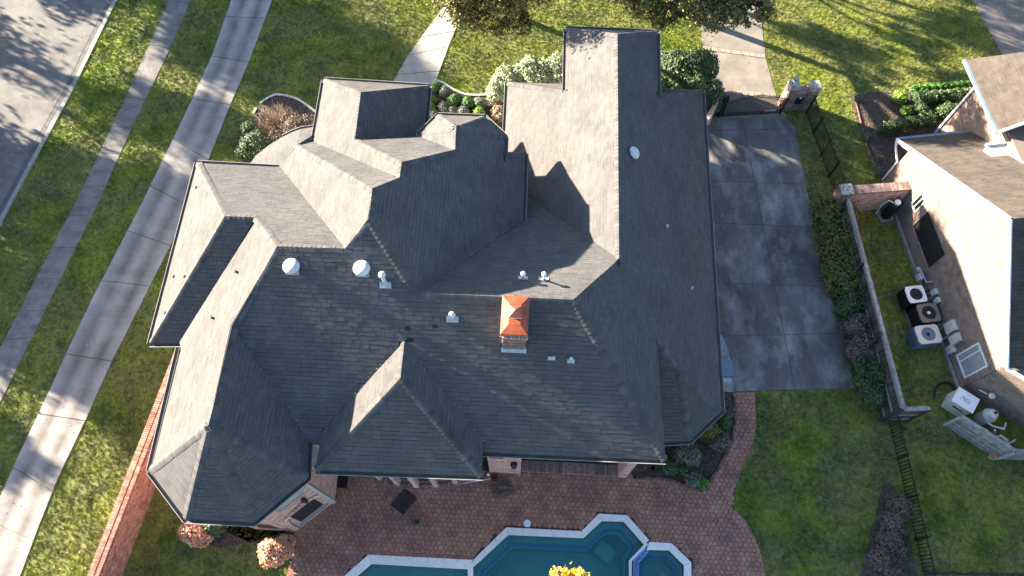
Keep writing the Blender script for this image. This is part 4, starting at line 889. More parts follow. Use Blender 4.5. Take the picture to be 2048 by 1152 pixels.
# ================================================================ WALLS AND FENCES
bwl = empty('brick_wall', tuple(g(250, 950)), 'long red brick garden wall with rowlock top between the west lawn and back yard', 'wall')
wa, wb = Vector((-13.98, 8.1, 0)), Vector((-15.62, -2.2, 0)); HWL = 1.75; th = .30
u = (wb - wa).normalized(); L_ = (wb - wa).length; n = Vector((u.y, -u.x, 0))     # n points west of the wall line
n = n if n.x < 0 else -n; wA = wa + n * .0
tA = g(342.5, 722, HWL); tB = g(175, 1152, HWL); u = (tB - tA).normalized(); u.z = 0; tA = tA - u * .4; L_ = 9.6; n = Vector((u.y, -u.x, 0)); n = n if n.x < 0 else -n
eE = -n                                                                                 # toward the yard
O = Vector((tA.x, tA.y, 0)); MB().box(O + u * L_ / 2 + eE * th / 2 + UP * (HWL - .1) / 2, (L_, th, HWL - .1), ax=(u, UP.cross(u), UP)).build('wall_core', 'redmortar', bwl)
k = int(L_ / .082)
for i in range(k):
    c = O + u * (i + .5) * L_ / k + UP * (HWL - .045 + random.uniform(-.004, .004))
    piece('cap_brick', 'redbrick', bwl, c + eE * .08, (L_ / k - .014, .205, .09), (u, eE, UP)); piece('cap_brick', 'redbrick', bwl, c + eE * .28 - UP * .01, (L_ / k - .014, .165, .08), (u, eE, UP))
m = MB()
for i in range(int(L_ / .082)): m.box(O + u * (i + .5) * L_ / k + eE * (th + .045) + UP * (HWL - .16), (L_ / k - .02, .09, .10), ax=(u, eE, UP))
m.build('dentil_course', 'redbrick', bwl, kind='stuff')
Oe = O + eE * th + u * L_; bricks_on(bwl, O + eE * th if False else Oe, -u, L_, 0, HWL - .22, [], 'redbrick', indiv=0)
bricks_on(bwl, O, u, L_, 0, HWL - .1, [], 'redbrick', indiv=0)

def pickets(root, A, B, h, sp=.105, tops=None, r=.012, rails=(.12, .92), posts=None, name='picket'):
    u = (B - A); L_ = u.length; u = u / L_; n = int(L_ / sp); ax = (u, UP.cross(u), UP)
    for i in range(n + 1):
        s = i / n; hh = h if tops is None else tops(s); piece(name, 'iron', root, A + u * s * L_ + UP * hh / 2, (r * 2, r * 2, hh), ax)
    for rz in rails:
        if tops is None: piece('rail', 'iron', root, A + u * L_ / 2 + UP * h * rz, (L_, .03, .035), ax)
    for s in posts or []: piece('post', 'iron', root, A + u * s * L_ + UP * (h + .08) / 2, (.06, .06, h + .08), ax); 
f1 = empty('iron_fence', tuple(g(1635, 300)), 'black iron picket fence running from the gate pillars down to the pink garden wall', 'fence')
pickets(f1, g(1611, 228), g(1672, 398), 1.25, posts=(0, .25, .5, .75, 1)); 
f2 = empty('iron_fence', tuple(g(1810, 980)), 'low black iron picket fence across the back lawn below the wood fence', 'fence')
pickets(f2, g(1776, 842), g(1850, 1165), .92, sp=.125, posts=(0, .25, .5, .75, 1))
gt = empty('driveway_gate', tuple(g(1500, 231)), 'black iron driveway gate with arched top rail and spear pickets', 'gate')
ga, gb = g(1437, 235), g(1559, 228); gu = (gb - ga).normalized(); GLn = (gb - ga).length; arch = lambda s: 1.12 + .36 * math.sin(PI * s) ** 1.4
nG = 36; axg = (gu, UP.cross(gu), UP)
for i in range(nG + 1):
    s = i / nG; hh = arch(s); piece('picket', 'iron', gt, ga + gu * s * GLn + UP * (hh / 2 + .05), (.026, .026, hh), axg)
    m = MB(); c = ga + gu * s * GLn + UP * (hh + .05); m.add([c + gu * .02, c + axg[1] * .02, c - gu * .02, c - axg[1] * .02, c + UP * .11], [(0, 1, 4), (1, 2, 4), (2, 3, 4), (3, 0, 4)]); m.build('spear_tip', 'iron', gt)
for off in (-.06, -.20):
    m = MB(); m.tube([ga + gu * s * GLn + UP * (arch(s) + .05 + off) for s in [k / 20 for k in range(21)]], .02, 4); m.build('rail', 'iron', gt)
for z in (.12, .28): piece('rail', 'iron', gt, (ga + gb) / 2 + UP * z, (GLn, .04, .04), axg)
for s in (0, 1): piece('gate_post', 'iron', gt, ga + gu * s * GLn + UP * .62, (.07, .07, 1.24), axg)
for k in range(8): s = (k + .5) / 34; m = MB(); m.lathe(ga + gu * GLn * (k * 4.5 + 2) / 36 + UP * .2, [(.045, -.01), (.045, .01)], 8, ax=(gu, UP, axg[1])); m.build('ring', 'iron', gt)
pan = MB(); pan.box(g(1432, 232) + UP * .72, (.55, .05, 1.42), ax=axg); pan.build('side_panel', 'iron', gt)
m = MB(); m.box(g(1535, 232) + UP * .42, (.55, .035, .04), ax=axg); m.build('opener_arm', 'flash', gt); m = MB(); m.box(g(1520, 231) + UP * .42, (.14, .05, .05), ax=axg); m.build('opener_motor', 'orange', gt)
gp_ = empty('gate_pillar', tuple(g(1587, 223)), 'pair of rough brick gate pillars with stone caps joined by a mailbox wall', 'pillar')
pL, pR = g(1568, 222) + axg[1] * .25, g(1608, 224) + axg[1] * .25
for p in (pL, pR):
    MB().box(p + UP * .76, (.36, .40, 1.52), ax=axg).build('pillar', 'mortar', gp_)
    for O_, u_, L2 in ((p - gu * .20 - axg[1] * .22, gu, .40), (p + gu * .20 - axg[1] * .22, axg[1], .44), (p - gu * .20 + axg[1] * .22, -axg[1], .44), (p + gu * .20 + axg[1] * .22, -gu, .40)): bricks_on(gp_, O_, u_, L2, 0, 1.52, [], 'stone')
    MB().box(p + UP * 1.60, (.50, .52, .16), ax=axg, taper=.82).build('cap', 'capstone', gp_)
mid = (pL + pR) / 2; W2_ = (pR - pL).length - .36
MB().box(mid + UP * .6, (W2_, .30, 1.2), ax=axg).build('link_wall', 'mortar', gp_); bricks_on(gp_, mid - gu * W2_ / 2 - axg[1] * .15, gu, W2_, 0, 1.2, [(.12, .52, .45, .95)], 'stone')
MB().box(mid + UP * 1.26, (W2_, .40, .10), ax=axg).build('wall_cap', 'stone', gp_)
MB().box(mid - axg[1] * .17 + UP * .70, (.36, .04, .46), ax=axg).build('mail_opening', 'black', gp_); MB().box(mid - axg[1] * .2 + UP * .93, (.09, .05, .07), ax=axg).build('door_plate', 'whitepvc', gp_)
lp = MB(); q = pL + UP * 1.68 + axg[1] * .1; lp.lathe(q, [(.07, 0), (.04, .05), (.09, .12), (.10, .26), (.05, .36), (.01, .42)], 10); tag(lp.build('gate_lantern', 'capstone'), 'small pale lantern standing on the left gate pillar cap', 'lantern')
# wooden board fence
wf = empty('wood_fence', tuple(g(1740, 640)), 'weathered grey wooden board fence with flat top rail behind the hedge', 'fence')
HW = 1.8; ta, tb, tc = g(1697, 397, HW), g(1808, 818, HW), g(1770, 841)
wa_ = Vector((ta.x, ta.y, 0)); wb_ = Vector((tb.x, tb.y, 0)); wc_ = Vector((tc.x, tc.y, 0))
def boards(root, A, B, h, bw_=.142, mat='wood', rail='toprail', capw=.14):
    u = (B - A); L_ = u.length; u /= L_; n = max(1, int(L_ / bw_)); ax = (u, UP.cross(u), UP)
    for i in range(n): piece('board', mat, root, A + u * (i + .5) * L_ / n + ax[1] * random.uniform(-.006, .006) + UP * (h / 2 - .02 + random.uniform(-.008, .008)), (L_ / n - .008, .019, h), ax)
    k = max(1, int(L_ / 2.4))
    for i in range(k):
        piece('cap_rail', rail, root, A + u * (i + .5) * L_ / k + UP * (h + .01), (L_ / k - .006, capw, .04), ax)
        for z in (.35, h * .55, h - .12): piece('stringer', rail, root, A + u * (i + .5) * L_ / k + UP * z - ax[1] * .035, (L_ / k - .01, .04, .09), ax)
    for i in range(k + 1): piece('post', mat, root, A + u * i * L_ / k + UP * h / 2 - ax[1] * .07, (.09, .09, h - .04), ax)
boards(wf, wa_, wb_, HW); boards(wf, wb_, Vector((wb_.x - .0, wb_.y, 0)) + (wc_ - wb_).normalized() * .95, HW)
# pink garden wall at the top of the wood fence
gw = empty('garden_wall', tuple(g(1740, 420)), 'pink brick garden wall with a mossy rowlock top beside the neighbouring house', 'wall')
HG = 1.65; a_ = g(1697, 380, HG); b_ = Vector((NP0.x + NU.x * 1.25, NP0.y + NU.y * 1.25, 0)); a_.z = 0; gu2 = (b_ - a_).normalized(); Lg = (b_ - a_).length; ax2 = (gu2, UP.cross(gu2), UP)
MB().box((a_ + b_) / 2 + UP * (HG / 2 - .05), (Lg, .30, HG - .1), ax=ax2).build('wall_core', 'mortar', gw)
bricks_on(gw, a_ - ax2[1] * .15, gu2, Lg, 0, HG - .1, [], 'brick'); bricks_on(gw, b_ + ax2[1] * .15, -gu2, Lg, 0, HG - .1, [], 'brick')
for i in range(int(Lg / .085)): piece('cap_brick', 'stone', gw, a_ + gu2 * (i + .5) * .085 + UP * (HG - .04 + random.uniform(-.005, .005)), (.072, .40, .085), ax2)
pg = a_ - gu2 * .1; MB().box(pg + UP * .85, (.42, .42, 1.7), ax=ax2).build('end_pier', 'mortar', gw)
for O_, u_ in ((pg - gu2 * .22 - ax2[1] * .22, gu2), (pg - gu2 * .22 + ax2[1] * .22, -ax2[1]), (pg + gu2 * .22 + ax2[1] * .22, -gu2)): bricks_on(gw, O_, u_, .44, 0, 1.68, [], 'stone')
MB().box(pg + UP * 1.72, (.50, .50, .07), ax=ax2).build('pier_cap', 'capstone', gw)

# ================================================================ NEIGHBOURING HOUSE
nh = empty('neighbour_house', tuple(NP0 + NV * 5 + NU * 5), 'pale brick house with brown roofs and white gutters at the right edge', 'house')
SL = .672; LU = (NP1 - NP0).length; OV = .76; ZL = 2.08; sP = 5.35; ZP = ZL + SL * (sP + OV); SR = 9.76; ZR = ZP - SL * (SR - sP)
def NW(s, v, z): return NP0 + NU * s + NV * v + UP * z
DE = 14.0
wl = MB(); wl.add([NW(0, .02, 0), NW(LU, .02, 0), NW(LU, .02, ZP - SL * (LU - sP) - .12), NW(sP, .02, ZP - .12), NW(0, .02, ZL + SL * OV - .12)] + [NW(0, DE, 0), NW(LU, DE, 0), NW(LU, DE, ZP - SL * (LU - sP) - .12), NW(sP, DE, ZP - .12), NW(0, DE, ZL + SL * OV - .12)],
    [(0, 1, 2, 3, 4), (9, 8, 7, 6, 5), (1, 0, 5, 6), (2, 1, 6, 7), (3, 2, 7, 8), (4, 3, 8, 9), (0, 4, 9, 5)]); wl.build('wall', 'palemortar', nh)
NWIN = [(2.73, 4.77, .80, 2.18), (8.40, 9.36, .52, 2.10), (1.90, 2.36, 1.26, 2.20)]
# gable brickwork, clipped under the rakes
m = MB(); bh, bl = .085, .24; nn = -NV; cnt = 0
for r in range(int(ZP / bh)):
    z = (r + .5) * bh; smin = max(0, (z + .17 - ZL) / SL - OV) if z > ZL + SL * OV - .2 else 0; smax = min(LU, sP + (ZP - z - .17) / SL); s = smin - (bl / 2 if r % 2 else 0)
    s = math.floor(smin / bl) * bl - (bl / 2 if r % 2 else 0)
    while s < smax:
        a, b = max(s + .006, smin), min(s + bl - .006, smax); s += bl
        if b - a < .03: continue
        seg = [(a, b)]
        for (s0, s1, q0, q1) in NWIN:
            if q0 < z + bh / 2 and q1 > z - bh / 2: seg = [t for (x, y) in seg for t in ((x, min(y, s0)), (max(x, s1), y)) if t[1] - t[0] > .02]
        for (x, y) in seg:
            c = NP0 + NU * (x + y) / 2 - NV * (.012 + random.uniform(0, .003)) + UP * z
            if cnt < 260 and r > 3: piece('brick', 'palebrick', nh, c, (y - x, .04, bh - .012), (NU, NV, UP)); cnt += 1
            else: m.box(c, (y - x, .04, bh - .012), ax=(NU, NV, UP))
m.build('brickwork', 'palebrick', nh, kind='stuff')
u45 = (NP2 - NP1).normalized(); L45 = 4.0
wl = MB(); e_ = NP1 + u45 * L45; wl.add([NP1, e_, e_ + UP * 3.05, NP1 + UP * 3.05, NP1 + NV * 4, e_ + NV * 4, e_ + NV * 4 + UP * 3.05, NP1 + NV * 4 + UP * 3.05], [(0, 1, 2, 3), (3, 2, 6, 7), (1, 5, 6, 2)]); wl.build('wall', 'palemortar', nh)
bricks_on(nh, NP1, u45, L45, 0, 3.0, [], 'palebrick', bl=.24, bh=.085)
# second wing behind
wl = MB(); q0 = NQ0; q1 = NQ0 + NU * 4.5; wl.add([q0, q1, q1 + UP * 3.85, q0 + UP * 3.85, q0 + NV * 9, q1 + NV * 9, q1 + NV * 9 + UP * 3.85, q0 + NV * 9 + UP * 3.85], [(0, 1, 2, 3), (3, 2, 6, 7), (0, 3, 7, 4), (1, 5, 6, 2)]); wl.build('wall', 'palemortar', nh)
bricks_on(nh, q0 - NV * .0, NU, 3.3, 0, 3.8, [], 'palebrick', bl=.24, bh=.085)
def nroofplane(P4, name='roof', tab=True):
    P4 = [Vector(p) for p in P4]
    if area(P4) < 0: P4.reverse()
    k = len(P4); d = MB(); d.add(P4 + [p - UP * .12 for p in P4], [tuple(range(k)), tuple(reversed(range(k, 2 * k)))] + [(i, i + k, (i + 1) % k + k, (i + 1) % k) for i in range(k)]); ro = d.build(name, 'nroof', nh)
    st = []; shingle_face(None, [tuple(p) for p in P4], expo=.14, store=st, th=(.006, .012)); 
    if st: tabs_mesh(st).build('shingle_field', 'nroof', ro, kind='stuff')
    return ro
oh = -.12
nroofplane([NW(-OV, oh, ZL), NW(sP, oh, ZP), NW(sP, 7, ZP), NW(-OV, 7, ZL)] if False else [NW(-OV, oh, ZL), NW(sP, oh, ZP), NW(sP, 9, ZP), NW(-OV, 3.14, ZL)] if False else [NW(-OV, oh, ZL), NW(sP, oh, ZP), NW(sP, 9, ZP), NW(2.4, 3.14, ZL + SL * (2.4 + OV)), NW(-OV, 3.14, ZL)])
pA = NW(SR, oh, ZR); pB = pA + u45 * 3.0; pB.z = ZR
nroofplane([NW(sP, oh, ZP), pA, NW(SR, 9, ZR), NW(sP, 9, ZP)])
eu = [NQ0 - NU * 1.02 - NV * .45 + UP * 3.9, NQ0 + NU * 2.62 - NV * .45 + UP * 3.9]
nroofplane([eu[0], eu[1], eu[1] + NV * 6 + UP * 6 * .62, eu[0] + NV * 6 + NU * 5.2 + UP * 6 * .62] if False else [eu[0], eu[1], eu[1] + NV * 7 + UP * 7 * .62, eu[0] + NV * 5.5 + UP * 5.5 * .62 + NU * 2.2])
nroofplane([eu[0], eu[0] + NV * 5.5 + UP * 5.5 * .62 + NU * 2.2, eu[0] + NV * 9 + NU * .0])
def trim(A, B, w_, h_, name='white_gutter', mat='white', dz=0):
    A, B = Vector(A), Vector(B); u = (B - A); L_ = u.length; u /= L_; s = u.cross(UP).normalized(); n = s.cross(u); MB().box((A + B) / 2 + UP * dz, (L_, w_, h_), ax=(u, s, n)).build(name, mat, nh)
trim(NW(-OV, oh - .03, ZL - .03), NW(sP, oh - .03, ZP - .03), .06, .17, 'rake_board'); trim(NW(sP, oh - .031, ZP - .03), NW(SR, oh - .031, ZR - .03), .06, .17, 'rake_board')
trim(NW(-OV - .06, oh - .05, ZL - .04), NW(-OV - .06, 3.1, ZL - .04), .10, .10, 'gutter', 'bluegrey'); trim(eu[0] - NV * .05 - NU * .03, eu[1] - NV * .05, .11, .12, 'gutter', 'bluegrey', -.04); trim(eu[0] + NV * .0 - UP * .14, eu[1] - UP * .14, .04, .12, 'fascia'); trim(eu[1] - NV * .05 + UP * .0, eu[1] + NV * 7 + UP * 7 * .62, .08, .12, 'rake_board')
trim(pA + UP * -.05 - NV * .02, pA + u45 * 3 - UP * .05, .10, .10, 'gutter')
trim(NW(.3, 3.08, ZL + SL * .8 + .05), NW(3.3, 3.08, ZL + SL * (3.3 + OV) + .05), .03, .14, 'flashing')
ds = MB(); ds.tube([NW(-.72, -.16, 2.02), NW(-.55, -.14, 1.80), NW(-.05, -.07, 1.45), NW(-.03, -.07, .05)], .05, 6); ds.build('downspout', 'white', nh)
ds = MB(); ds.tube([NQ0 - NU * .9 - NV * .4 + UP * 3.8, NQ0 - NU * .7 - NV * .3 + UP * 3.6, NQ0 - NU * .04 - NV * .08 + UP * 3.35, NQ0 - NU * .04 - NV * .08 + UP * .05], .055, 6); ds.build('downspout', 'white', nh)
pr = MB(); c = NQ0 + NU * 3.7 + NV * .6 + UP * 2.2; pr.box(c, (1.5, 2.8, 2.6), ax=(NU, NV, UP)); pr.build('porch_roof', 'ventmetal', nh); trim(NQ0 + NU * 2.9 - NV * .85 + UP * 3.52, NQ0 + NU * 2.9 + NV * 2 + UP * 3.52, .08, .12, 'gutter')
window(nh, NP0, NU, *NWIN[0], glass='screen', frame='palebrick', fw=.03); window(nh, NP0, NU, *NWIN[1], glass='blind', frame='white', bars=(-.2,), fw=.06); window(nh, NP0, NU, *NWIN[2], glass='glass', frame='white', bars=(0.001,), fw=.05)
pa = MB(); pa.box(NW(4.9, -.12, .06), (9.6, .10, .14), ax=(NU, NV, UP)); pa.build('footing', 'kerb', nh)
for s, w_, h_, z in ((5.76, .22, .32, .75), (6.12, .20, .30, .72), (7.35, .42, .62, .95), (7.85, .34, .6, .95), (8.12, .30, .42, .45)):
    MB().box(NW(s, -.10, z), (w_, .16, h_), ax=(NU, NV, UP)).build('electrical_box', 'beige', nh)
for P_ in ([NW(7.6, -.12, .66), NW(7.6, -.12, .05)], [NW(5.9, -.1, .6), NW(5.9, -.25, .2), NW(5.9, -.6, .12)], [NW(7.1, -.1, .7), NW(7.0, -.2, .2), NW(6.9, -.6, .15)]): MB().tube(P_, .024, 5).build('conduit', 'beige', nh)
m = MB(); m.box(NW(10.05 - .2, -.14, .2), (.16, .14, .22), ax=(NU, NV, UP)); m.build('hose_bib_box', 'black', nh)
m = MB(); q = NP1 + u45 * .75 + Vector((u45.y, -u45.x, 0)) * .15 + UP * .95; m.lathe(q, [(.02, -.1), (.10, 0), (.13, .06), (.10, .14), (.02, .17)], 10); m.tube([q - u45 * .15, q - u45 * .45 - UP * .05], .03, 6); m.build('floodlight', 'beige', nh)
gm_ = empty('gas_meter', tuple(NW(4.95, -.28, 0)), 'blue grey gas meter with pipes on the neighbour wall above the air conditioners', 'meter')
m = MB(); m.box(NW(4.95, -.3, .50), (.26, .2, .30), ax=(NU, NV, UP)); m.build('meter_body', 'ventmetal', gm_)
m = MB(); m.tube([NW(4.72, -.3, 0), NW(4.72, -.3, .72), NW(4.9, -.3, .72), NW(4.9, -.3, .6)], .028, 6); m.tube([NW(5.05, -.3, .6), NW(5.05, -.3, .78), NW(5.3, -.3, .78), NW(5.3, -.05, .78)], .028, 6); m.lathe(NW(4.62, -.3, .62), [(.02, -.03), (.10, -.02), (.10, .03), (.03, .07)], 10); m.build('meter_pipe', 'flash', gm_)

# ================================================================ EQUIPMENT
def acunit(tu, tv, wx, wy, h, side, top, label, fan, yaw=0.17, guard='acgrey', hubm='black'):
    c = g(tu, tv, h); r = empty('air_conditioner', (c.x, c.y, 0), label, 'air conditioner', 'air conditioners beside the neighbouring house')
    a = (Vector((math.cos(-yaw + PI / 2 * 0 + .17 - .17 + yaw), math.sin(yaw), 0))); ax = (NV, -NU, UP); c = Vector((c.x, c.y, 0)); m = MB()
    m.box(c + UP * (h / 2 + .04), (wx, wy, h - .14), ax=ax); b = m.build('cabinet', side, r)
    m = MB()
    for k in range(9):
        for s in (-1, 1): m.box(c + ax[0] * ((k + .5) / 9 - .5) * wx * .9 + ax[1] * s * (wy / 2 + .008) + UP * (h / 2 + .03), (.014, .02, h - .24), ax=ax); m.box(c + ax[1] * ((k + .5) / 9 - .5) * wy * .9 + ax[0] * s * (wx / 2 + .008) + UP * (h / 2 + .03), (.02, .014, h - .24), ax=ax)
    m.build('louvres', side, r, kind='stuff')
    R_ = min(wx, wy) * .37; m = MB(); N_ = 24; V = []; 
    hw, hl = wx / 2 + .012, wy / 2 + .012; ct = c + UP * (h)
    ring_ = [ct + ax[0] * R_ * math.cos(2 * PI * k / N_) + ax[1] * R_ * math.sin(2 * PI * k / N_) for k in range(N_)]; out_ = []
    for k in range(N_):
        q = Vector((math.cos(2 * PI * k / N_), math.sin(2 * PI * k / N_))); s = min(hw / max(abs(q.x), 1e-6), hl / max(abs(q.y), 1e-6)); s = min(s, math.hypot(hw, hl) * .93); out_.append(ct + ax[0] * q.x * s + ax[1] * q.y * s - UP * .0)
    m.add(ring_ + out_ + [p - UP * .07 for p in out_] + [p - UP * .12 for p in ring_], [(k, N_ + k, N_ + (k + 1) % N_, (k + 1) % N_) for k in range(N_)] + [(N_ + k, 2 * N_ + k, 2 * N_ + (k + 1) % N_, N_ + (k + 1) % N_) for k in range(N_)] + [((k + 1) % N_, 3 * N_ + (k + 1) % N_, 3 * N_ + k, k) for k in range(N_)])
    m.build('top_panel', top, r)
    MB().lathe(c + UP * (h - .10), [(R_, 0), (R_, .005)], 24).build('fan_well', 'black', r)
    for k in range(3):
        a = 2 * PI * k / 3 + tu; d = ax[0] * math.cos(a) + ax[1] * math.sin(a); e = ax[0] * -math.sin(a) + ax[1] * math.cos(a); m = MB(); p = ct - UP * .075
        m.add([p + d * .05 - e * .04, p + d * R_ * .85 - e * R_ * .30, p + d * R_ * .9 + e * R_ * .22 + UP * .03, p + d * .05 + e * .04 + UP * .02], [(0, 1, 2, 3)]); m.build('fan_blade', fan, r)
    m = MB()
    for rr in (.25, .45, .65, .85, 1.0): m.tube([ct + UP * .008 + ax[0] * R_ * rr * math.cos(2 * PI * k / 16) + ax[1] * R_ * rr * math.sin(2 * PI * k / 16) for k in range(17)], .0035, 3, cap=False)
    m.build('fan_guard', guard, r); MB().lathe(ct - UP * .06, [(.07, 0), (.07, .05)], 10).build('fan_hub', hubm, r)
acunit(1832.6, 588, .74, .70, .86, 'acgrey', 'white', 'air conditioner with charcoal sides and a white rounded top, nearest the gas meter', 'ventmetal')
acunit(1858, 625, .80, .76, .90, 'acgrey', 'bronze', 'air conditioner with brown top and copper coloured fan blades between the two others', 'twig', hubm='white')
acunit(1857, 668, .92, .74, .84, 'bluegrey', 'beige', 'wide beige topped air conditioner with blue grey louvred side, lowest of three', 'ventmetal', hubm='black')
for sU, tu_, tv_ in ((5.55, 1832.6, 588), (6.25, 1858, 625), (7.0, 1857, 668)):
    q = g(tu_, tv_, .86); q = Vector((q.x, q.y, 0)) + NV * .36; MB().tube([q + UP * .35, q + NV * .12 + UP * .22, NW(sU, -.2, .20), NW(sU, -.06, .42)], .028, 6).build('line_set', 'black', nh); MB().tube([q + UP * .55 - NU * .1, q + NV * .15 + UP * .5 - NU * .1, NW(sU + .15, -.12, .6)], .014, 5).build('conduit', 'lip', nh)
for i, (u_, v_, sx_, sy_) in enumerate(((1826, 606, .95, .95), (1840, 645, .95, 1.9))):
    c = g(u_, v_); m = MB().box(c + UP * .05, (sx_, sy_, .10), ax=(NV, -NU, UP)); tag(m.build('equipment_pad', 'kerb'), ('square concrete pad under the white topped air conditioner', 'long concrete pad under the two lower air conditioners')[i], 'pad', 'concrete pads under the air conditioners')
gr = empty('water_softener', tuple(g(1768, 432)), 'black cylindrical tank with white valve head on a concrete pad by the pink wall', 'tank')
c = g(1769, 433); MB().box(c + UP * .04, (.62, .55, .08), rz=.3).build('pad', 'kerb', gr)
MB().lathe(c + UP * .08, [(.20, 0), (.22, .05), (.22, .95), (.15, 1.05), (.05, 1.1)], 14).build('tank', 'black', gr, smooth=True)
MB().lathe(c + UP * 1.17, [(.05, 0), (.13, .02), (.13, .10), (.05, .14)], 12).build('valve_head', 'whitepvc', gr)
m = MB(); m.tube([c + UP * 1.15 + Vector((-.1, 0, 0)), c + UP * 1.2 + Vector((-.35, .1, 0)), c + UP * .8 + Vector((-.45, .1, 0)), c + UP * .1 + Vector((-.42, .05, 0))], .022, 6); m.build('pipe', 'whitepvc', gr)
m = MB(); m.tube([c + UP * 1.0 + Vector((.1, .2, 0)), c + UP * 1.1 + Vector((.3, .5, 0)), c + UP * .3 + Vector((.1, .65, 0)), c + Vector((-.2, .5, .02))], .03, 6); m.box(c + Vector((.1, .55, .8)), (.5, .12, .5), rz=.2); m.build('bracket', 'black', gr)
# pool heater, filter, pump, pipes
ht = empty('pool_heater', tuple(g(1925, 815)), 'white square pool heater cabinet with a dark printed panel on its top', 'heater')
c = g(1932, 800, .95); c.z = 0; ax = (u45, Vector((-u45.y, u45.x, 0)), UP)
MB().box(c + UP * .46, (.78, .62, .86), ax=ax).build('cabinet', 'beige', ht); MB().box(c + UP * .92, (.84, .68, .06), ax=ax).build('lid', 'white', ht)
m = MB()
for r_ in range(3):
    for k in range(9):
        if random.random() < .85: m.box(c + u45 * (-.2 + k * .045) + ax[1] * (.06 - r_ * .06) + UP * .952, (.028, .028, .004), ax=ax)
m.build('printed_panel', 'black', ht); MB().box(c - ax[1] * .32 + UP * .6, (.4, .02, .06), ax=ax).build('vent_slot', 'black', ht)
fi = empty('pool_filter', tuple(g(1995, 850)), 'round white pool filter tank behind the grey screen fence', 'filter')
c = g(1990, 826, 1.0); c.z = 0; MB().lathe(c, [(.24, 0), (.25, .1), (.25, .62), (.27, .64), (.27, .68), (.24, .72), (.18, .92), (.06, 1.0), (.02, 1.02)], 18).build('tank', 'beige', fi, smooth=False); MB().lathe(c + UP * 1.0, [(.05, 0), (.05, .08)], 8).build('air_valve', 'black', fi)
pp = empty('pool_pump', tuple(g(2000, 878)), 'white plumbing pipes and black pool pumps behind the grey screen fence', 'pump')
m = MB(); P_ = lambda u_, v_, z: g(u_, v_, z)
for path in ([(1955, 858, .1), (1955, 850, .55), (1975, 862, .6), (1975, 862, .25)], [(1968, 840, .5), (1985, 852, .55), (2008, 858, .55), (2012, 846, .45)], [(1960, 865, .3), (1978, 878, .35), (2000, 872, .35), (2018, 888, .35), (2030, 880, .2)], [(1990, 868, .1), (1990, 860, .6)], [(2015, 900, .2), (2015, 880, .55), (2000, 870, .55)]): m.tube([P_(*p) for p in path], .035, 7)
m.build('pipe', 'whitepvc', pp)
for i, (u_, v_) in enumerate(((1985, 876), (2018, 893))): q = g(u_, v_, .2); m = MB(); m.lathe(q, [(.10, -.2), (.11, .12), (.09, .16), (.02, .18)], 12); m.tube([q, q + ax[0] * .45], .09, 8); m.build('pump_body', 'black' if i else 'beige', pp)
sf = empty('screen_fence', tuple(g(1945, 890)), 'low grey wooden screen fence around the pool equipment', 'fence')
sa, sb_, sc_ = g(1889, 847), g(1992, 914), g(2100, 918)
boards(sf, sa, sb_, 1.2, mat='graywood', rail='graywood'); boards(sf, sb_, sc_, 1.2, mat='graywood', rail='graywood')
for a, b in ((sa, sb_), (sb_, sc_)):
    u = (b - a).normalized(); piece('base_board', 'graywood', sf, (a + b) / 2 - UP.cross(u) * .05 + UP * .06, ((b - a).length, .05, .12), (u, UP.cross(u), UP))
m = MB(); c = g(1979, 915); m.lathe(c, [(.07, 0), (.12, .22), (.135, .22), (.135, .26), (.11, .26), (.10, .18)], 14); tag(m.build('flower_pot', 'terracotta'), 'small empty terracotta pot on the grass at the corner of the screen fence', 'pot')
m = MB(); P_ = [g(1868, 794, .04), g(1870, 778, .06), g(1880, 766, .1), g(1895, 765, .12), g(1908, 774, .1), g(1911, 790, .08), g(1909, 804, .05)]; m.tube(P_, .045, 7); tag(m.build('drain_hose', 'black'), 'thick black drain hose lying in a loop on the neighbour lawn', 'hose')
# patio things
m = MB(); c = g(808, 1003); m.box(c + UP * .04, (.62, .78, .025), rz=-.62); tag(m.build('patio_mat', 'mat'), 'dark brown square mat lying askew on the red patio', 'mat')
m = MB(); c = g(684, 960); m.box(c + UP * .045, (.46, .60, .03)); tag(m.build('door_mat', 'black'), 'black rubber mat on the patio by the octagon wall', 'mat')
hc = MB(); c = g(1004, 976, .05); P_ = []
for k in range(150): a = k * .33; r = .26 + .12 * math.sin(k * .7) + .05 * math.sin(k * 1.9); P_.append((c.x + r * math.cos(a) * 1.05 + .05 * math.sin(k * .21), c.y + r * math.sin(a) * .95, .045 + .0007 * k + .01 * math.sin(k)))
P_ += [(c.x + .5, c.y - .1, .04), (c.x + .62, c.y + .05, .04), (c.x + .72, c.y - .02, .04), (c.x + .78, c.y + .12, .04)]; hc.tube(P_, .012, 5); tag(hc.build('garden_hose', 'hose'), 'dark garden hose coiled loosely on the patio beside the orange frame', 'hose')
of = empty('leaf_net', tuple(g(990, 958)), 'orange framed pool leaf net with a long pale pole lying on the patio', 'pool net')
c = g(990, 955, .1); m = MB(); q = [c + Vector((-.13, -.17, 0)), c + Vector((.13, -.14, 0)), c + Vector((.10, .17, 0)), c + Vector((-.16, .14, 0)), c + Vector((-.13, -.17, 0))]; m.tube(q, .022, 6); m.build('frame', 'orange', of)
m = MB(); m.add([q[0] - UP * .03, q[1] - UP * .03, q[2] - UP * .03, q[3] - UP * .03, c - UP * .06], [(0, 1, 4), (1, 2, 4), (2, 3, 4), (3, 0, 4)]); m.build('net', 'mat', of)
MB().tube([g(983, 957, .09), g(880, 975, .06)], .018, 7).build('pole', 'ventmetal', of)
m = MB(); c = g(977, 950); m.lathe(c + UP * .03, [(.05, 0), (.06, .10), (.03, .14), (.03, .18)], 9); tag(m.build('plastic_bottle', 'whitepvc'), 'small white plastic bottle on the patio left of the orange net', 'bottle')
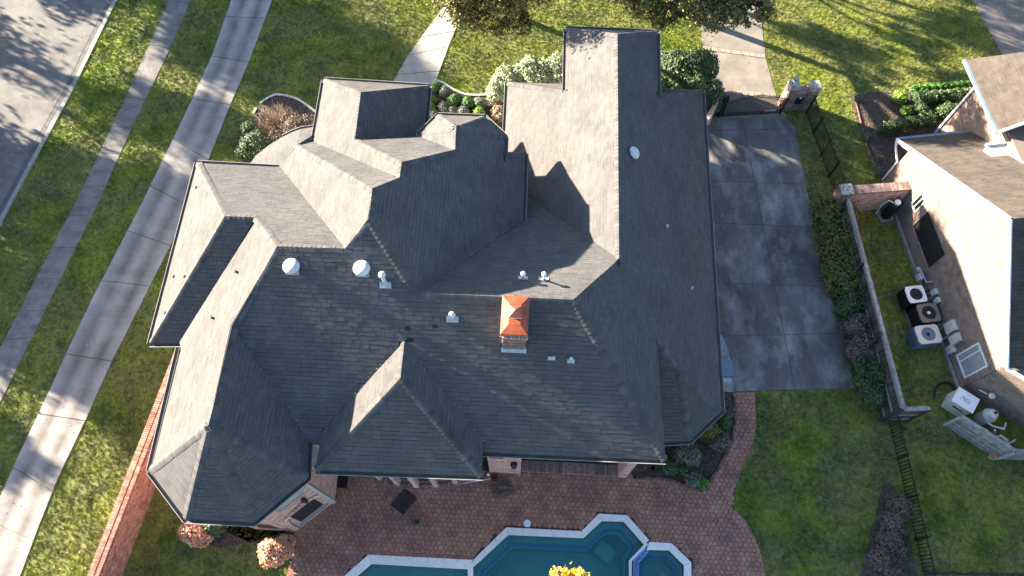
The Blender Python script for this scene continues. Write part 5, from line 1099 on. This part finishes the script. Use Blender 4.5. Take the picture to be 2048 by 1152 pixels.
m = MB(); m.lathe(g(1054.5, 1047) + UP * .025, [(.135, 0), (.135, .02), (.12, .026)], 20); tag(m.build('skimmer_lid', 'whitepvc'), 'round white skimmer lid set in the patio by the pool coping', 'lid')
m = MB(); m.lathe(g(1089, 1000) + UP * .02, [(.05, 0), (.05, .03), (.03, .05)], 12); tag(m.build('patio_drain', 'capstone'), 'small pale round drain cap in the middle of the patio', 'drain')
m = MB(); m.lathe(g(1297, 938, 0) + UP * .0, [(.012, 0), (.012, 1.1)], 6); c = g(1297, 938) + UP * 1.1
for a in (.3, 2.4, 4.5): d = Vector((math.cos(a), math.sin(a), 0)); m.add([c + d * .02, c + d * .20 + Vector((-d.y, d.x, 0)) * .07, c + d * .26, c + d * .20 - Vector((-d.y, d.x, 0)) * .07, c - UP * .03], [(0, 1, 2, 3), (3, 2, 1, 0), (0, 4, 1), (0, 3, 4)])
tag(m.build('garden_ornament', 'black'), 'small dark three bladed garden ornament at the corner of the back bed', 'ornament')
m = MB(); c = g(1447, 742); ac = empty('condenser_unit', tuple(c), 'low blue grey condenser box on white gravel at the garage corner', 'condenser'); MB().box(c + UP * .2, (.50, .62, .40)).build('cabinet', 'bluegrey', ac); MB().box(c + UP * .41, (.54, .66, .02)).build('lid', 'bluegrey', ac)
MB().box(c + Vector((0, -.42, .12)), (.42, .16, .24)).build('side_box', 'ventmetal', ac)
# edgings
def edging(pts, name, label, mat, seg=.2, w_=.09, h_=.07, cat='edging'):
    P_ = [g(*p) for p in pts]; r = empty(name, tuple(P_[len(P_) // 2]), label, cat); cv = []
    for a, b in zip(P_[:-1], P_[1:]):
        L_ = (b - a).length
        if L_ < .02: continue
        u = (b - a) / L_; n = max(1, round(L_ / seg))
        for k in range(n): piece('edging_brick' if mat != 'edging' else 'edging_stone', mat, r, a + u * (k + .5) * L_ / n + UP * h_ / 2, (L_ / n - .012, w_, h_ + random.uniform(-.008, .008)), (u, UP.cross(u), UP))
def smooth(pts, n=5):
    out = []
    for i in range(len(pts) - 1):
        p0, p1, p2, p3 = pts[max(i - 1, 0)], pts[i], pts[i + 1], pts[min(i + 2, len(pts) - 1)]
        for k in range(n):
            t = k / n; out.append(tuple(.5 * (2 * p1[j] + (p2[j] - p0[j]) * t + (2 * p0[j] - 5 * p1[j] + 4 * p2[j] - p3[j]) * t * t + (3 * p1[j] - p0[j] - 3 * p2[j] + p3[j]) * t ** 3) for j in (0, 1)))
    return out + [tuple(pts[-1])]
edging(smooth([(521, 207), (541, 194), (559, 190), (590, 197), (611, 209), (634, 226)]), 'bed_edging', 'curved pale stone edging around the bare twiggy shrub bed', 'edging', seg=.16)
edging([(507, 228), (513, 217)], 'edging_stone_row', 'short loose piece of pale edging left of the bare twiggy shrub', 'edging', seg=.2)
edging(smooth([(868, 160), (887, 167), (909, 181), (933, 190), (961, 191), (978, 190)]), 'bed_edging', 'curved pale stone edging between the front lawn and the clipped shrub bed', 'edging', seg=.10)
edging(smooth([(1273, 957), (1305, 957), (1340, 961), (1372, 972), (1405, 982)]) + smooth([(1405, 982), (1429, 949), (1450, 912), (1463, 885), (1470, 840), (1468, 787)]), 'bed_edging', 'low red brick edging of the planting bed at the corner of the patio', 'bededge', seg=.22)
edging([(1707, 190), (1735, 300), (1757, 350), (1766, 362)], 'bed_edging', 'dark metal edging along the neighbour mulch bed', 'bededge', seg=.3, w_=.03)
edging([(1848, 1146), (2060, 1150)], 'bed_edging', 'dark edging strip across the lawn at the bottom right corner', 'mat', seg=.4, w_=.07)
# ================================================================ VEGETATION
def leafcloud(blobs, n, size, jitter=.25, flat=.6, shell=.55, up=.4, seed=0, clump=0, asp=1.8):
    """rhombic leaves spread through ellipsoid blobs (cx,cy,cz,rx,ry,rz)"""
    r = np.random.default_rng(seed); B = np.array(blobs, float); vol = (B[:, 3] * B[:, 4] * B[:, 5]) ** (2 / 3.); idx = r.choice(len(B), n, p=vol / vol.sum())
    d = r.normal(size=(n, 3)); d /= np.linalg.norm(d, axis=1, keepdims=True); rad = (shell + (1 - shell) * r.random(n)) ** .6
    if clump:
        nc = max(4, n // clump); ci = r.integers(0, nc, n); cd_ = r.normal(size=(nc, 3)); cd_ /= np.linalg.norm(cd_, axis=1, keepdims=True); cb = r.choice(len(B), nc, p=vol / vol.sum()); idx = cb[ci]; d = cd_[ci] + r.normal(0, .16, (n, 3)); rr = (shell + (1 - shell) * r.random(nc)) ** .5; rad = rr[ci] * (1 + r.normal(0, .05, n))
    ph = r.uniform(0, 6.28, (len(B), 4))[idx]; lump = 1 + .09 * (np.sin(4 * d[:, 0] + ph[:, 0]) + np.sin(5 * d[:, 1] + ph[:, 1]) + np.sin(5 * d[:, 2] + 3 * d[:, 0] + ph[:, 2])) + .05 * np.sin(11 * d[:, 0] + 9 * d[:, 1] + ph[:, 3])
    c = B[idx, :3] + d * B[idx, 3:6] * (rad * lump)[:, None]; c += r.normal(0, jitter * size, c.shape); c[:, 2] = np.maximum(c[:, 2], .03)
    nrm = d + r.normal(0, flat, (n, 3)); nrm[:, 2] += up; nrm /= np.linalg.norm(nrm, axis=1, keepdims=True)
    t = r.normal(size=(n, 3)); a = np.cross(nrm, t); a /= np.linalg.norm(a, axis=1, keepdims=True); b = np.cross(nrm, a); s = size * r.uniform(.6, 1.25, (n, 1))
    a *= s * asp / 2; b *= s / 2
    return np.stack([c - a, c - b * 1.0 + a * .1, c + a, c + b * 1.0 + a * .1], 1).reshape(-1, 3)
def px_blob(u, v, ru, z, hz=None, k=None):
    """blob whose centre at height z shows at (u,v) with pixel radius ru"""
    c = g(u, v, z); dpx = math.hypot(*(np.array(px(c + Vector((1, 0, 0)))) - np.array(px(c)))); r = ru / dpx; return (c.x, c.y, z, r, r, hz if hz else min(r, z * .98))
SEED = [100]
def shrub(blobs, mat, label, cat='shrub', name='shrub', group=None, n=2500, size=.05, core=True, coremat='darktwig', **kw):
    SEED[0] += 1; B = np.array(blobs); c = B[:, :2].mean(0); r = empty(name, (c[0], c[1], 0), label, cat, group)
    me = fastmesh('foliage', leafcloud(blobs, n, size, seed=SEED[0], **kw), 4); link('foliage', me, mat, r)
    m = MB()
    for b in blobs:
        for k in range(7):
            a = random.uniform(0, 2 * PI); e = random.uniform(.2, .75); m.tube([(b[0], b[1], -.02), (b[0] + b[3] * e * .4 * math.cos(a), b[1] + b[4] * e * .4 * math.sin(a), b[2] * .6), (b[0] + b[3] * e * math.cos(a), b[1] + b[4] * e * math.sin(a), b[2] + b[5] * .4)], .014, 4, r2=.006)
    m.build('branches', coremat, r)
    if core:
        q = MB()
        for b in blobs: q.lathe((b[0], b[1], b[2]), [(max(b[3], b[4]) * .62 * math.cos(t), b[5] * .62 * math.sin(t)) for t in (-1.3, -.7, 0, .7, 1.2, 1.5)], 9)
        q.build('shade_core', 'shadecore', r)  # solid near-black core, the shade inside the bush put into its colour
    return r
MT['shadecore'] = M('core_shade', (.020, .022, .012), (.035, .032, .02), s=12, rough=1, bump=1, bs=20, dist=.05)
def Z(u, v, s=2.88, ou=600, ov=0): return (ou + u / s, ov + v / s)
for (kind, lab, mat, pts) in (
    ('boxwood', 'bright green round boxwood', 'boxwood', [(785, 500, 30), (885, 578, 40), (968, 592, 38), (765, 575, 28), (757, 625, 27)]),
    ('shrub', 'grey green round shrub', 'greyleaf', [(835, 530, 34), (825, 622, 36), (1040, 592, 36), (940, 645, 38), (775, 662, 26), (880, 640, 27)])):
    wh = {'boxwood': ['topmost by the front walk', 'large one in the middle of the bed', 'right one below the stone edging', 'left one under the entry roof', 'lowest, beside the entry wall'],
          'shrub': ['between the two upper green ones', 'in the centre left of the bed', 'right end of the bed near the big bush', 'behind the octagonal roof corner', 'lowest, by the entry wall', 'small, between two larger ones']}[kind]
    for (a, b, r), wtxt in zip(pts, wh):
        u_, v_ = Z(a, b); bl = px_blob(u_, v_, r / 2.88, .26); shrub([bl], mat, lab + ' in the bed, ' + wtxt, 'shrub', 'clipped_' + kind, 'clipped round shrubs in the front bed', n=1100, size=.04, shell=.85, flat=.35)
u_, v_ = Z(1030, 650); shrub([px_blob(u_, v_, 12.5, .28)], 'lime', 'pale yellow green round shrub in the front bed beside the octagonal roof', n=1000, size=.045, shell=.8, name='clipped_shrub', group='clipped round shrubs in the front bed')
u_, v_ = Z(1145, 650); shrub([px_blob(u_, v_, 15, .35), px_blob(u_ + 4, v_ + 8, 10, .3)], 'tan', 'straggly yellow shrub in the front bed against the garage wall', n=900, size=.06, shell=.5)
shrub([px_blob(1004, 200, 15, .3), px_blob(996, 194, 9, .25), px_blob(1006, 232, 9, .25), px_blob(1000, 262, 8, .2)], 'red', 'low red leaved shrub in the front bed by the garage corner', n=1300, size=.06, shell=.3, core=False)
shrub([px_blob(*Z(1180, 470), 30, .7), px_blob(*Z(1140, 535), 22, .55), px_blob(*Z(1215, 520), 24, .6), px_blob(*Z(1250, 430), 22, .7)], 'varieg', 'left half of the pale variegated bush against the garage front', n=9000, size=.065, shell=.7)
shrub([px_blob(*Z(1320, 410), 30, .75), px_blob(*Z(1400, 430), 30, .7), px_blob(*Z(1340, 460), 26, .65)], 'varieg', 'middle pale variegated bush below the front lawn', n=8500, size=.065, shell=.7)
shrub([px_blob(*Z(1470, 400), 28, .75), px_blob(*Z(1500, 460), 24, .65), px_blob(*Z(1440, 465), 22, .6)], 'varieg', 'right hand greener bush touching the garage wing roof edge', n=7000, size=.065, shell=.7)
shrub([px_blob(1375, 150, 45, 1.3, 1.2), px_blob(1405, 185, 36, 1.2, 1.1), px_blob(1345, 140, 34, 1.2, 1.1), px_blob(1400, 140, 34, 1.3, 1.1), px_blob(1420, 210, 20, .8, .7)], 'darkleaf', 'large dark green rounded bush between the garage and the front drive', n=17000, size=.075, shell=.75)
# bare twiggy shrub
tw = empty('bare_shrub', tuple(g(562, 262)), 'bare twiggy brown shrub with fans of leafless branches on the front lawn', 'shrub'); c = g(560, 258)
for nm, mat, nb, hh, rr in (('bright_twigs', 'twig', 120, 1.0, 1.05), ('grey_twigs', 'darktwig', 150, .7, 1.15)):
    m = MB()
    for k in range(nb):
        a = random.uniform(0, 2 * PI); e = random.uniform(.15, 1) ** .6 * rr; h = hh * random.uniform(.6, 1.1) * (1.1 - e * .45); d = Vector((math.cos(a), math.sin(a), 0)); s = Vector((-d.y, d.x, 0)) * random.uniform(-.25, .25)
        b0 = c + d * .1; P_ = [b0, b0 + d * e * .35 + s * .3 + UP * h * .5, b0 + d * e * .75 + s * .8 + UP * h * .9, b0 + d * e + s + UP * h * random.uniform(.85, 1.15)]; m.tube(P_, .011, 4, r2=.004)
        for q in range(4):
            t = P_[2 if q % 2 else 1]; f = Vector((random.gauss(0, .2), random.gauss(0, .2), random.uniform(.02, .2))); m.tube([t, t + f * .6 + Vector((0, 0, .04)), t + f], .006, 3, r2=.003)
    m.build(nm, mat, tw)
shrub([px_blob(512, 285, 26, .6), px_blob(495, 300, 22, .5), px_blob(500, 262, 18, .5), px_blob(530, 300, 22, .5)], 'darkleaf', 'dark green low hedge bush against the curved porch roof', n=7500, size=.05, shell=.7)
shrub([px_blob(590, 255, 30, .45), px_blob(615, 245, 18, .4), px_blob(560, 280, 26, .4)], 'purple', 'low dark brown dormant shrub behind the bare twiggy one', n=2600, size=.05, shell=.4, core=False)
# autumn coloured round shrubs by the octagon
shrub([px_blob(388, 1064, 27, .62), px_blob(404, 1074, 20, .5)], 'coral', 'rounded coral leaved shrub beneath the octagonal roof corner', n=3600, size=.05, shell=.8)
shrub([px_blob(428, 1054, 22, .5)], 'darkleaf', 'green leafy shrub tucked right of the coral one under the octagonal eave', n=1800, size=.06, shell=.7)
shrub([px_blob(548, 1104, 28, .65), px_blob(566, 1094, 24, .6)], 'coral', 'rounded orange coral shrub at the left edge of the red patio', n=4200, size=.05, shell=.8)
# hedge along the wood fence
hw_ = [((720, 70, 75), (760, 130, 75), (700, 140, 60), 'olive', 'olive green bush at the top of the hedge, beside the pink garden wall'), ((745, 215, 80), (790, 250, 60), (730, 270, 50), 'olive', 'second olive green bush of the hedge from the pink garden wall'),
 ((765, 320, 75), (800, 360, 70), (740, 370, 50), 'olive', 'third olive bush of the hedge, beside the upper driveway slabs'), ((785, 420, 80), (830, 450, 55), (750, 440, 45), 'olive', 'lowest olive green bush of the hedge beside the driveway'),
 ((815, 530, 70), (860, 490, 55), (790, 560, 55), 'darkleaf', 'dark green loose bush directly below the olive bushes'), ((845, 640, 70), (810, 620, 50), (885, 610, 40), 'purple', 'dark brown sparse bush beside the lower driveway'),
 ((870, 720, 65), (840, 750, 50), (910, 750, 45), 'purple', 'second dark brown bush beside the lowest driveway slab'), ((900, 850, 75), (870, 820, 50), (940, 890, 50), 'darkleaf', 'rounded dark green bush at the lower end of the hedge'), ((915, 940, 50), (890, 915, 40), (935, 965, 30), 'darkleaf', 'last small green bush of the hedge by the fence end')]
for a, b, c_, mat, lab in hw_:
    shrub([px_blob(1350 + q[0] / 2.304, 380 + q[1] / 2.304, q[2] / 2.304 * 1.12, .66) for q in (a, b, c_)], mat, lab, group='hedge bushes along the wooden fence', n=5600 if mat != 'purple' else 5200, size=.055, shell=.6, clump=14 if mat == 'olive' else 0, core=mat != 'purple')
for a, lab in (((500, 800, 75), 'top'), ((470, 880, 80), 'second'), ((455, 970, 80), 'third'), ((430, 1060, 85), 'lowest')):
    b = px_blob(1600 + a[0] / 2.549, 700 + a[1] / 2.549, a[2] / 2.549 * .85, .38); shrub([b, (b[0] + .25, b[1] - .25, .3, b[3] * .7, b[4] * .7, .28)], 'purple', 'low brown dormant shrub beside the lower iron fence, %s of four' % lab, group='brown shrubs beside the lower iron fence', n=2600, size=.05, shell=.4, core=False)
for (a, b, r, z, mat, lab, n) in ((1285, 925, 55, .4, 'darkleaf', 'green shrub at the patio end of the back bed', 1800), (1370, 940, 50, .35, 'darkleaf', 'small green shrub behind the pier in the back bed', 1500), (1400, 850, 85, .5, 'greyleaf', 'grey green shrub in the middle of the back bed', 2600), (1530, 700, 80, .5, 'olive', 'yellowish shrub below the garage bay roof', 2500), (1610, 770, 70, .5, 'purple', 'brown dried flower shrub along the curved brick path', 1700), (1650, 560, 55, .4, 'purple', 'dark sparse shrub between garage corner and path', 1500), (1640, 640, 50, .4, 'darkleaf', 'dark green shrub beside the narrow path', 1500), (1430, 1010, 50, .3, 'greyleaf', 'small grey green shrub near the point of the back bed', 900), (1500, 1040, 40, .25, 'boxwood', 'small bright green shrub at the point of the back bed', 800), (1330, 880, 55, .4, 'purple', 'brown sparse shrub under the house eave', 1200)):
    shrub([px_blob(950 + a / 3.29, 650 + b / 3.29, r / 3.29, z)], mat, lab, n=n, size=.055, shell=.45, core=mat in ('darkleaf', 'olive', 'greyleaf'))
# neighbour's hedges and shrubs
def z3(a, b): return (1250 + a / 2.56, b / 2.56)
def row(p, q, n, r, z): return [px_blob(*(np.array(z3(*p)) * (1 - t) + np.array(z3(*q)) * t), r, z) for t in np.linspace(0, 1, n)]
shrub(row((1480, 455), (1815, 425), 12, 8, .3), 'boxwood', 'long narrow clipped green hedge between the neighbour lawn and mulch bed', 'hedge', 'hedge', n=8000, size=.045, shell=.7)
shrub(row((1500, 500), (1780, 480), 8, 13, .4), 'darkleaf', 'wide dark green hedge behind the narrow clipped one', 'hedge', 'hedge', n=7500, size=.05, shell=.7)
shrub([px_blob(*z3(1410, 500), 13, .35), px_blob(*z3(1395, 480), 8, .3)], 'lime', 'bright lime green shrub at the left end of the neighbour hedge', n=1400, size=.06)
shrub([px_blob(*z3(1440, 568), 10, .3)], 'lime', 'small lime green shrub alone in the mulch below the hedge', n=900, size=.06)
shrub(row((1335, 655), (1560, 610), 7, 14, .4) + row((1500, 520), (1540, 600), 3, 14, .4), 'darkleaf', 'low dark green shrub mass beside the neighbour brown roof', n=7500, size=.05, shell=.6)
shrub([px_blob(*z3(1640, 570), 18, .4), px_blob(*z3(1690, 560), 14, .35)], 'darkleaf', 'dark green shrub against the neighbour far wall', n=2500, size=.05)
for (a, b, r, lab) in ((1190, 500, 9, 'by the corner of the neighbour lawn'), (1240, 700, 8, 'beside the metal bed edging'), (1305, 880, 10, 'by the white downspout')):
    shrub([px_blob(*z3(a, b), r, .2)], 'greyleaf', 'tiny sparse plant in the neighbour mulch bed ' + lab, 'plant', 'small_plant', n=350, size=.05, shell=.2, core=False)
# grass-like weeds on patio
shrub([px_blob(833, 1046, 6, .08)], 'boxwood', 'small green weed growing through the red patio', 'weed', 'weed', n=160, size=.04, shell=.1, core=False)
# trees
def tree(base, h, blobs, mat, label, n, size, trunk_r=.18, name='oak_tree', clump=22, group=None, lean=(0, 0), shell=.35):
    SEED[0] += 1; r = empty(name, (base[0], base[1], 0), label, 'tree', group); b = Vector((base[0], base[1], 0)); m = MB(); top = b + UP * h * .45 + Vector((lean[0], lean[1], 0)) * .4
    m.tube([b - UP * .1, b + UP * h * .22, top], trunk_r * 1.15, 8, r2=trunk_r * .8); m.build('trunk', 'bark', r); m = MB()
    for q in blobs:
        c = Vector(q[:3]); mid = top.lerp(c, .5) + Vector((random.uniform(-.3, .3), random.uniform(-.3, .3), -.2)); m.tube([top - UP * .3, mid, c], trunk_r * .5, 6, r2=.04)
        for k in range(6): e = c + Vector((random.gauss(0, q[3] * .45), random.gauss(0, q[4] * .45), random.gauss(0, q[5] * .4))); m.tube([mid.lerp(c, .5), (c + e) / 2 + Vector((0, 0, .1)), e], .05, 4, r2=.012)
    m.build('limbs', 'bark', r); me = fastmesh('crown', leafcloud(blobs, n, size, seed=SEED[0], clump=clump, shell=shell, flat=.8, up=.25), 4); link('crown', me, mat, r); return r
def crownblobs(c, R, H, n, seed):
    r = np.random.default_rng(seed); out = []
    for k in range(n): a = r.uniform(0, 2 * PI); d = R * r.uniform(.25, .75); out.append((c[0] + d * math.cos(a), c[1] + d * math.sin(a), H + r.uniform(-.9, .9), R * r.uniform(.38, .55), R * r.uniform(.38, .55), R * r.uniform(.28, .4)))
    return out
def B(u, v, z, r, rz=None): c = g(u, v, z); return (c.x, c.y, z, r, r, rz or r * .75)
tree(g(1042, 38)[:2], 6.5, [B(905, -22, 5.2, 1.0), B(950, 0, 4.6, .9), B(960, -50, 5.5, 1.3), B(1015, 18, 4.2, 1.0), B(1030, -30, 5.2, 1.2), B(985, -95, 6, 1.5), B(895, -75, 5.5, 1.3), B(1045, 48, 3.6, .5), B(955, 42, 3.9, .6), B(1000, 52, 3.9, .5), B(925, 20, 4.4, .8), B(900, 10, 4.4, .6), B(1080, -50, 5.4, 1.1), B(1120, -110, 5.4, 1.3), (-2.6, 22.9, 8.0, 1.3, 1.1, 1.0), (-4.2, 24.0, 7.8, 1.3, 1.3, 1.0)], 'oak', 'oak tree overhanging the front lawn, left of the two at the top', 25000, .085, .17)
tree(g(1345, 22)[:2], 7, [B(1290, 8, 4.4, .8), B(1340, 22, 4.2, .75), B(1260, -25, 5, 1.0), B(1400, -12, 5.0, 1.1), B(1450, 10, 4.8, .95), B(1510, 8, 4.8, .8), B(1475, 38, 4.3, .5), B(1320, 42, 4.1, .5), B(1425, 30, 4.4, .7), B(1535, 22, 4.5, .5), B(1370, -70, 6.0, 1.5), B(1490, -50, 5.6, 1.3), B(1230, -60, 5.2, 1.1), B(1300, -100, 6, 1.4)], 'oak', 'oak tree overhanging the front drive, right of the two at the top', 24000, .085, .19)
tree(g(1150, 1325, 0)[:2], 6.6, [B(1121, 1147, 6.6, .26), B(1160, 1149, 6.7, .22), B(1140, 1162, 6.4, .30), B(1115, 1190, 6.2, .45), B(1165, 1195, 6.3, .45), B(1140, 1240, 6.0, .8), B(1095, 1250, 5.6, .6), B(1200, 1260, 5.6, .6), B(1150, 1330, 5.2, .8)], 'yellow', 'small tree with bright yellow autumn leaves in front of the pool', 9000, .055, .06, name='yellow_tree', clump=12)
# street and neighbourhood trees to the west and north (their shade falls across the picture)
OFF = [((-30.5, 15.2), 8.5, 3.4, 5.0, 11, 20000, 'southernmost of the near row'), ((-34.5, 21.2), 10.5, 4.0, 7.2, 11, 22000, 'tallest, in the middle of the group'), ((-30, 20.0), 8.5, 3.5, 4.6, 11, 20000, 'middle of the near row'), ((-31.5, 32.6), 10, 3.8, 6.4, 11, 18000, 'northernmost of the group'),
 ((-36, 28.0), 9.5, 2.8, 6.4, 7, 6000, 'thin crowned one'), ((-29.0, 33.8), 11.0, 3.2, 7.0, 9, 14000, 'near the road at the north end'), ((-33.5, 11.2), 6.5, 1.9, 4.6, 5, 3500, 'small one south of the row')]
for i, (b, h, R, hc_, nb, n_, wtx) in enumerate(OFF):
    tree(b, h, crownblobs(b, R, hc_, nb, 40 + i) + [(b[0], b[1], 2.8, R * .7, R * .7, 1.4)], 'oak', 'broad oak tree across the road, ' + wtx, n_, .17, .22, clump=16, group='oak trees across the road', shell=.2)

SKYBLOCK = [(33, -4), (38, 3), (34, 30), (41, 12), (40, 23), (36, 38), (28, 42), (46, 33), (48, 6), (47, 18)]  # unseen trees added to block low eastern sky and darken the east roof slopes
for i, b in enumerate(SKYBLOCK):
    tree(b, 13, crownblobs(b, 5.2, 8.0, 10, 80 + i) + [(b[0], b[1], 3.5, 4, 4, 2.5)], 'darkleaf', 'tall dark unseen tree added in the east to block low sky, ' + ('south corner', 'behind the south corner', 'by the north path', 'straight behind the house', 'behind its north wing', 'far north side', 'northernmost', 'far back row, north', 'far back row, south', 'far back row, middle')[i], 7000, .34, .3, clump=12, group='unseen trees added in the east to block low sky', shell=.3, name='sky_block_tree')

# fallen leaves and litter on the lawns and patio
P = rng.uniform([-24, 0], [25, 30], (2600, 2)); keep = rng.random(len(P)) < np.where(inpoly(P, PATIO), .25, .8)
for pl in (POOL, SPA, BASIN, HOUSE, NHOUSE): keep &= ~inpoly(P, pl)
P = P[keep]; n = len(P); th = rng.uniform(0, 2 * PI, n); l = rng.uniform(.02, .045, n); d1 = np.stack([np.cos(th) * l, np.sin(th) * l, rng.uniform(-.01, .01, n)], 1); d2 = np.stack([-np.sin(th) * l * .5, np.cos(th) * l * .5, rng.uniform(-.01, .01, n)], 1); c0 = np.concatenate([P, rng.uniform(.05, .075, (n, 1))], 1)
link('fallen_leaves', fastmesh('fallen_leaves', np.stack([c0 - d1, c0 - d2, c0 + d1, c0 + d2], 1).reshape(-1, 3), 4), 'tan', kind='stuff')

for i, (b, R, hc_, n_, wtx) in enumerate((((-.5, 32.5), 1.7, 5.6, 2200, 'left one of three'), ((4.8, 33.5), 1.9, 5.4, 2600, 'middle one of three'), ((11.5, 31.8), 1.6, 5.0, 2000, 'right one of three'), ((7.5, 36.5), 2.2, 6.0, 3200, 'one standing behind the three'))):
    tree(b, 6.5, crownblobs(b, R, hc_, 6, 60 + i), 'oak', 'slender thin oak beyond the front lawn, ' + wtx, n_, .13, .13, clump=14, group='slender oaks beyond the front lawn', shell=.2)
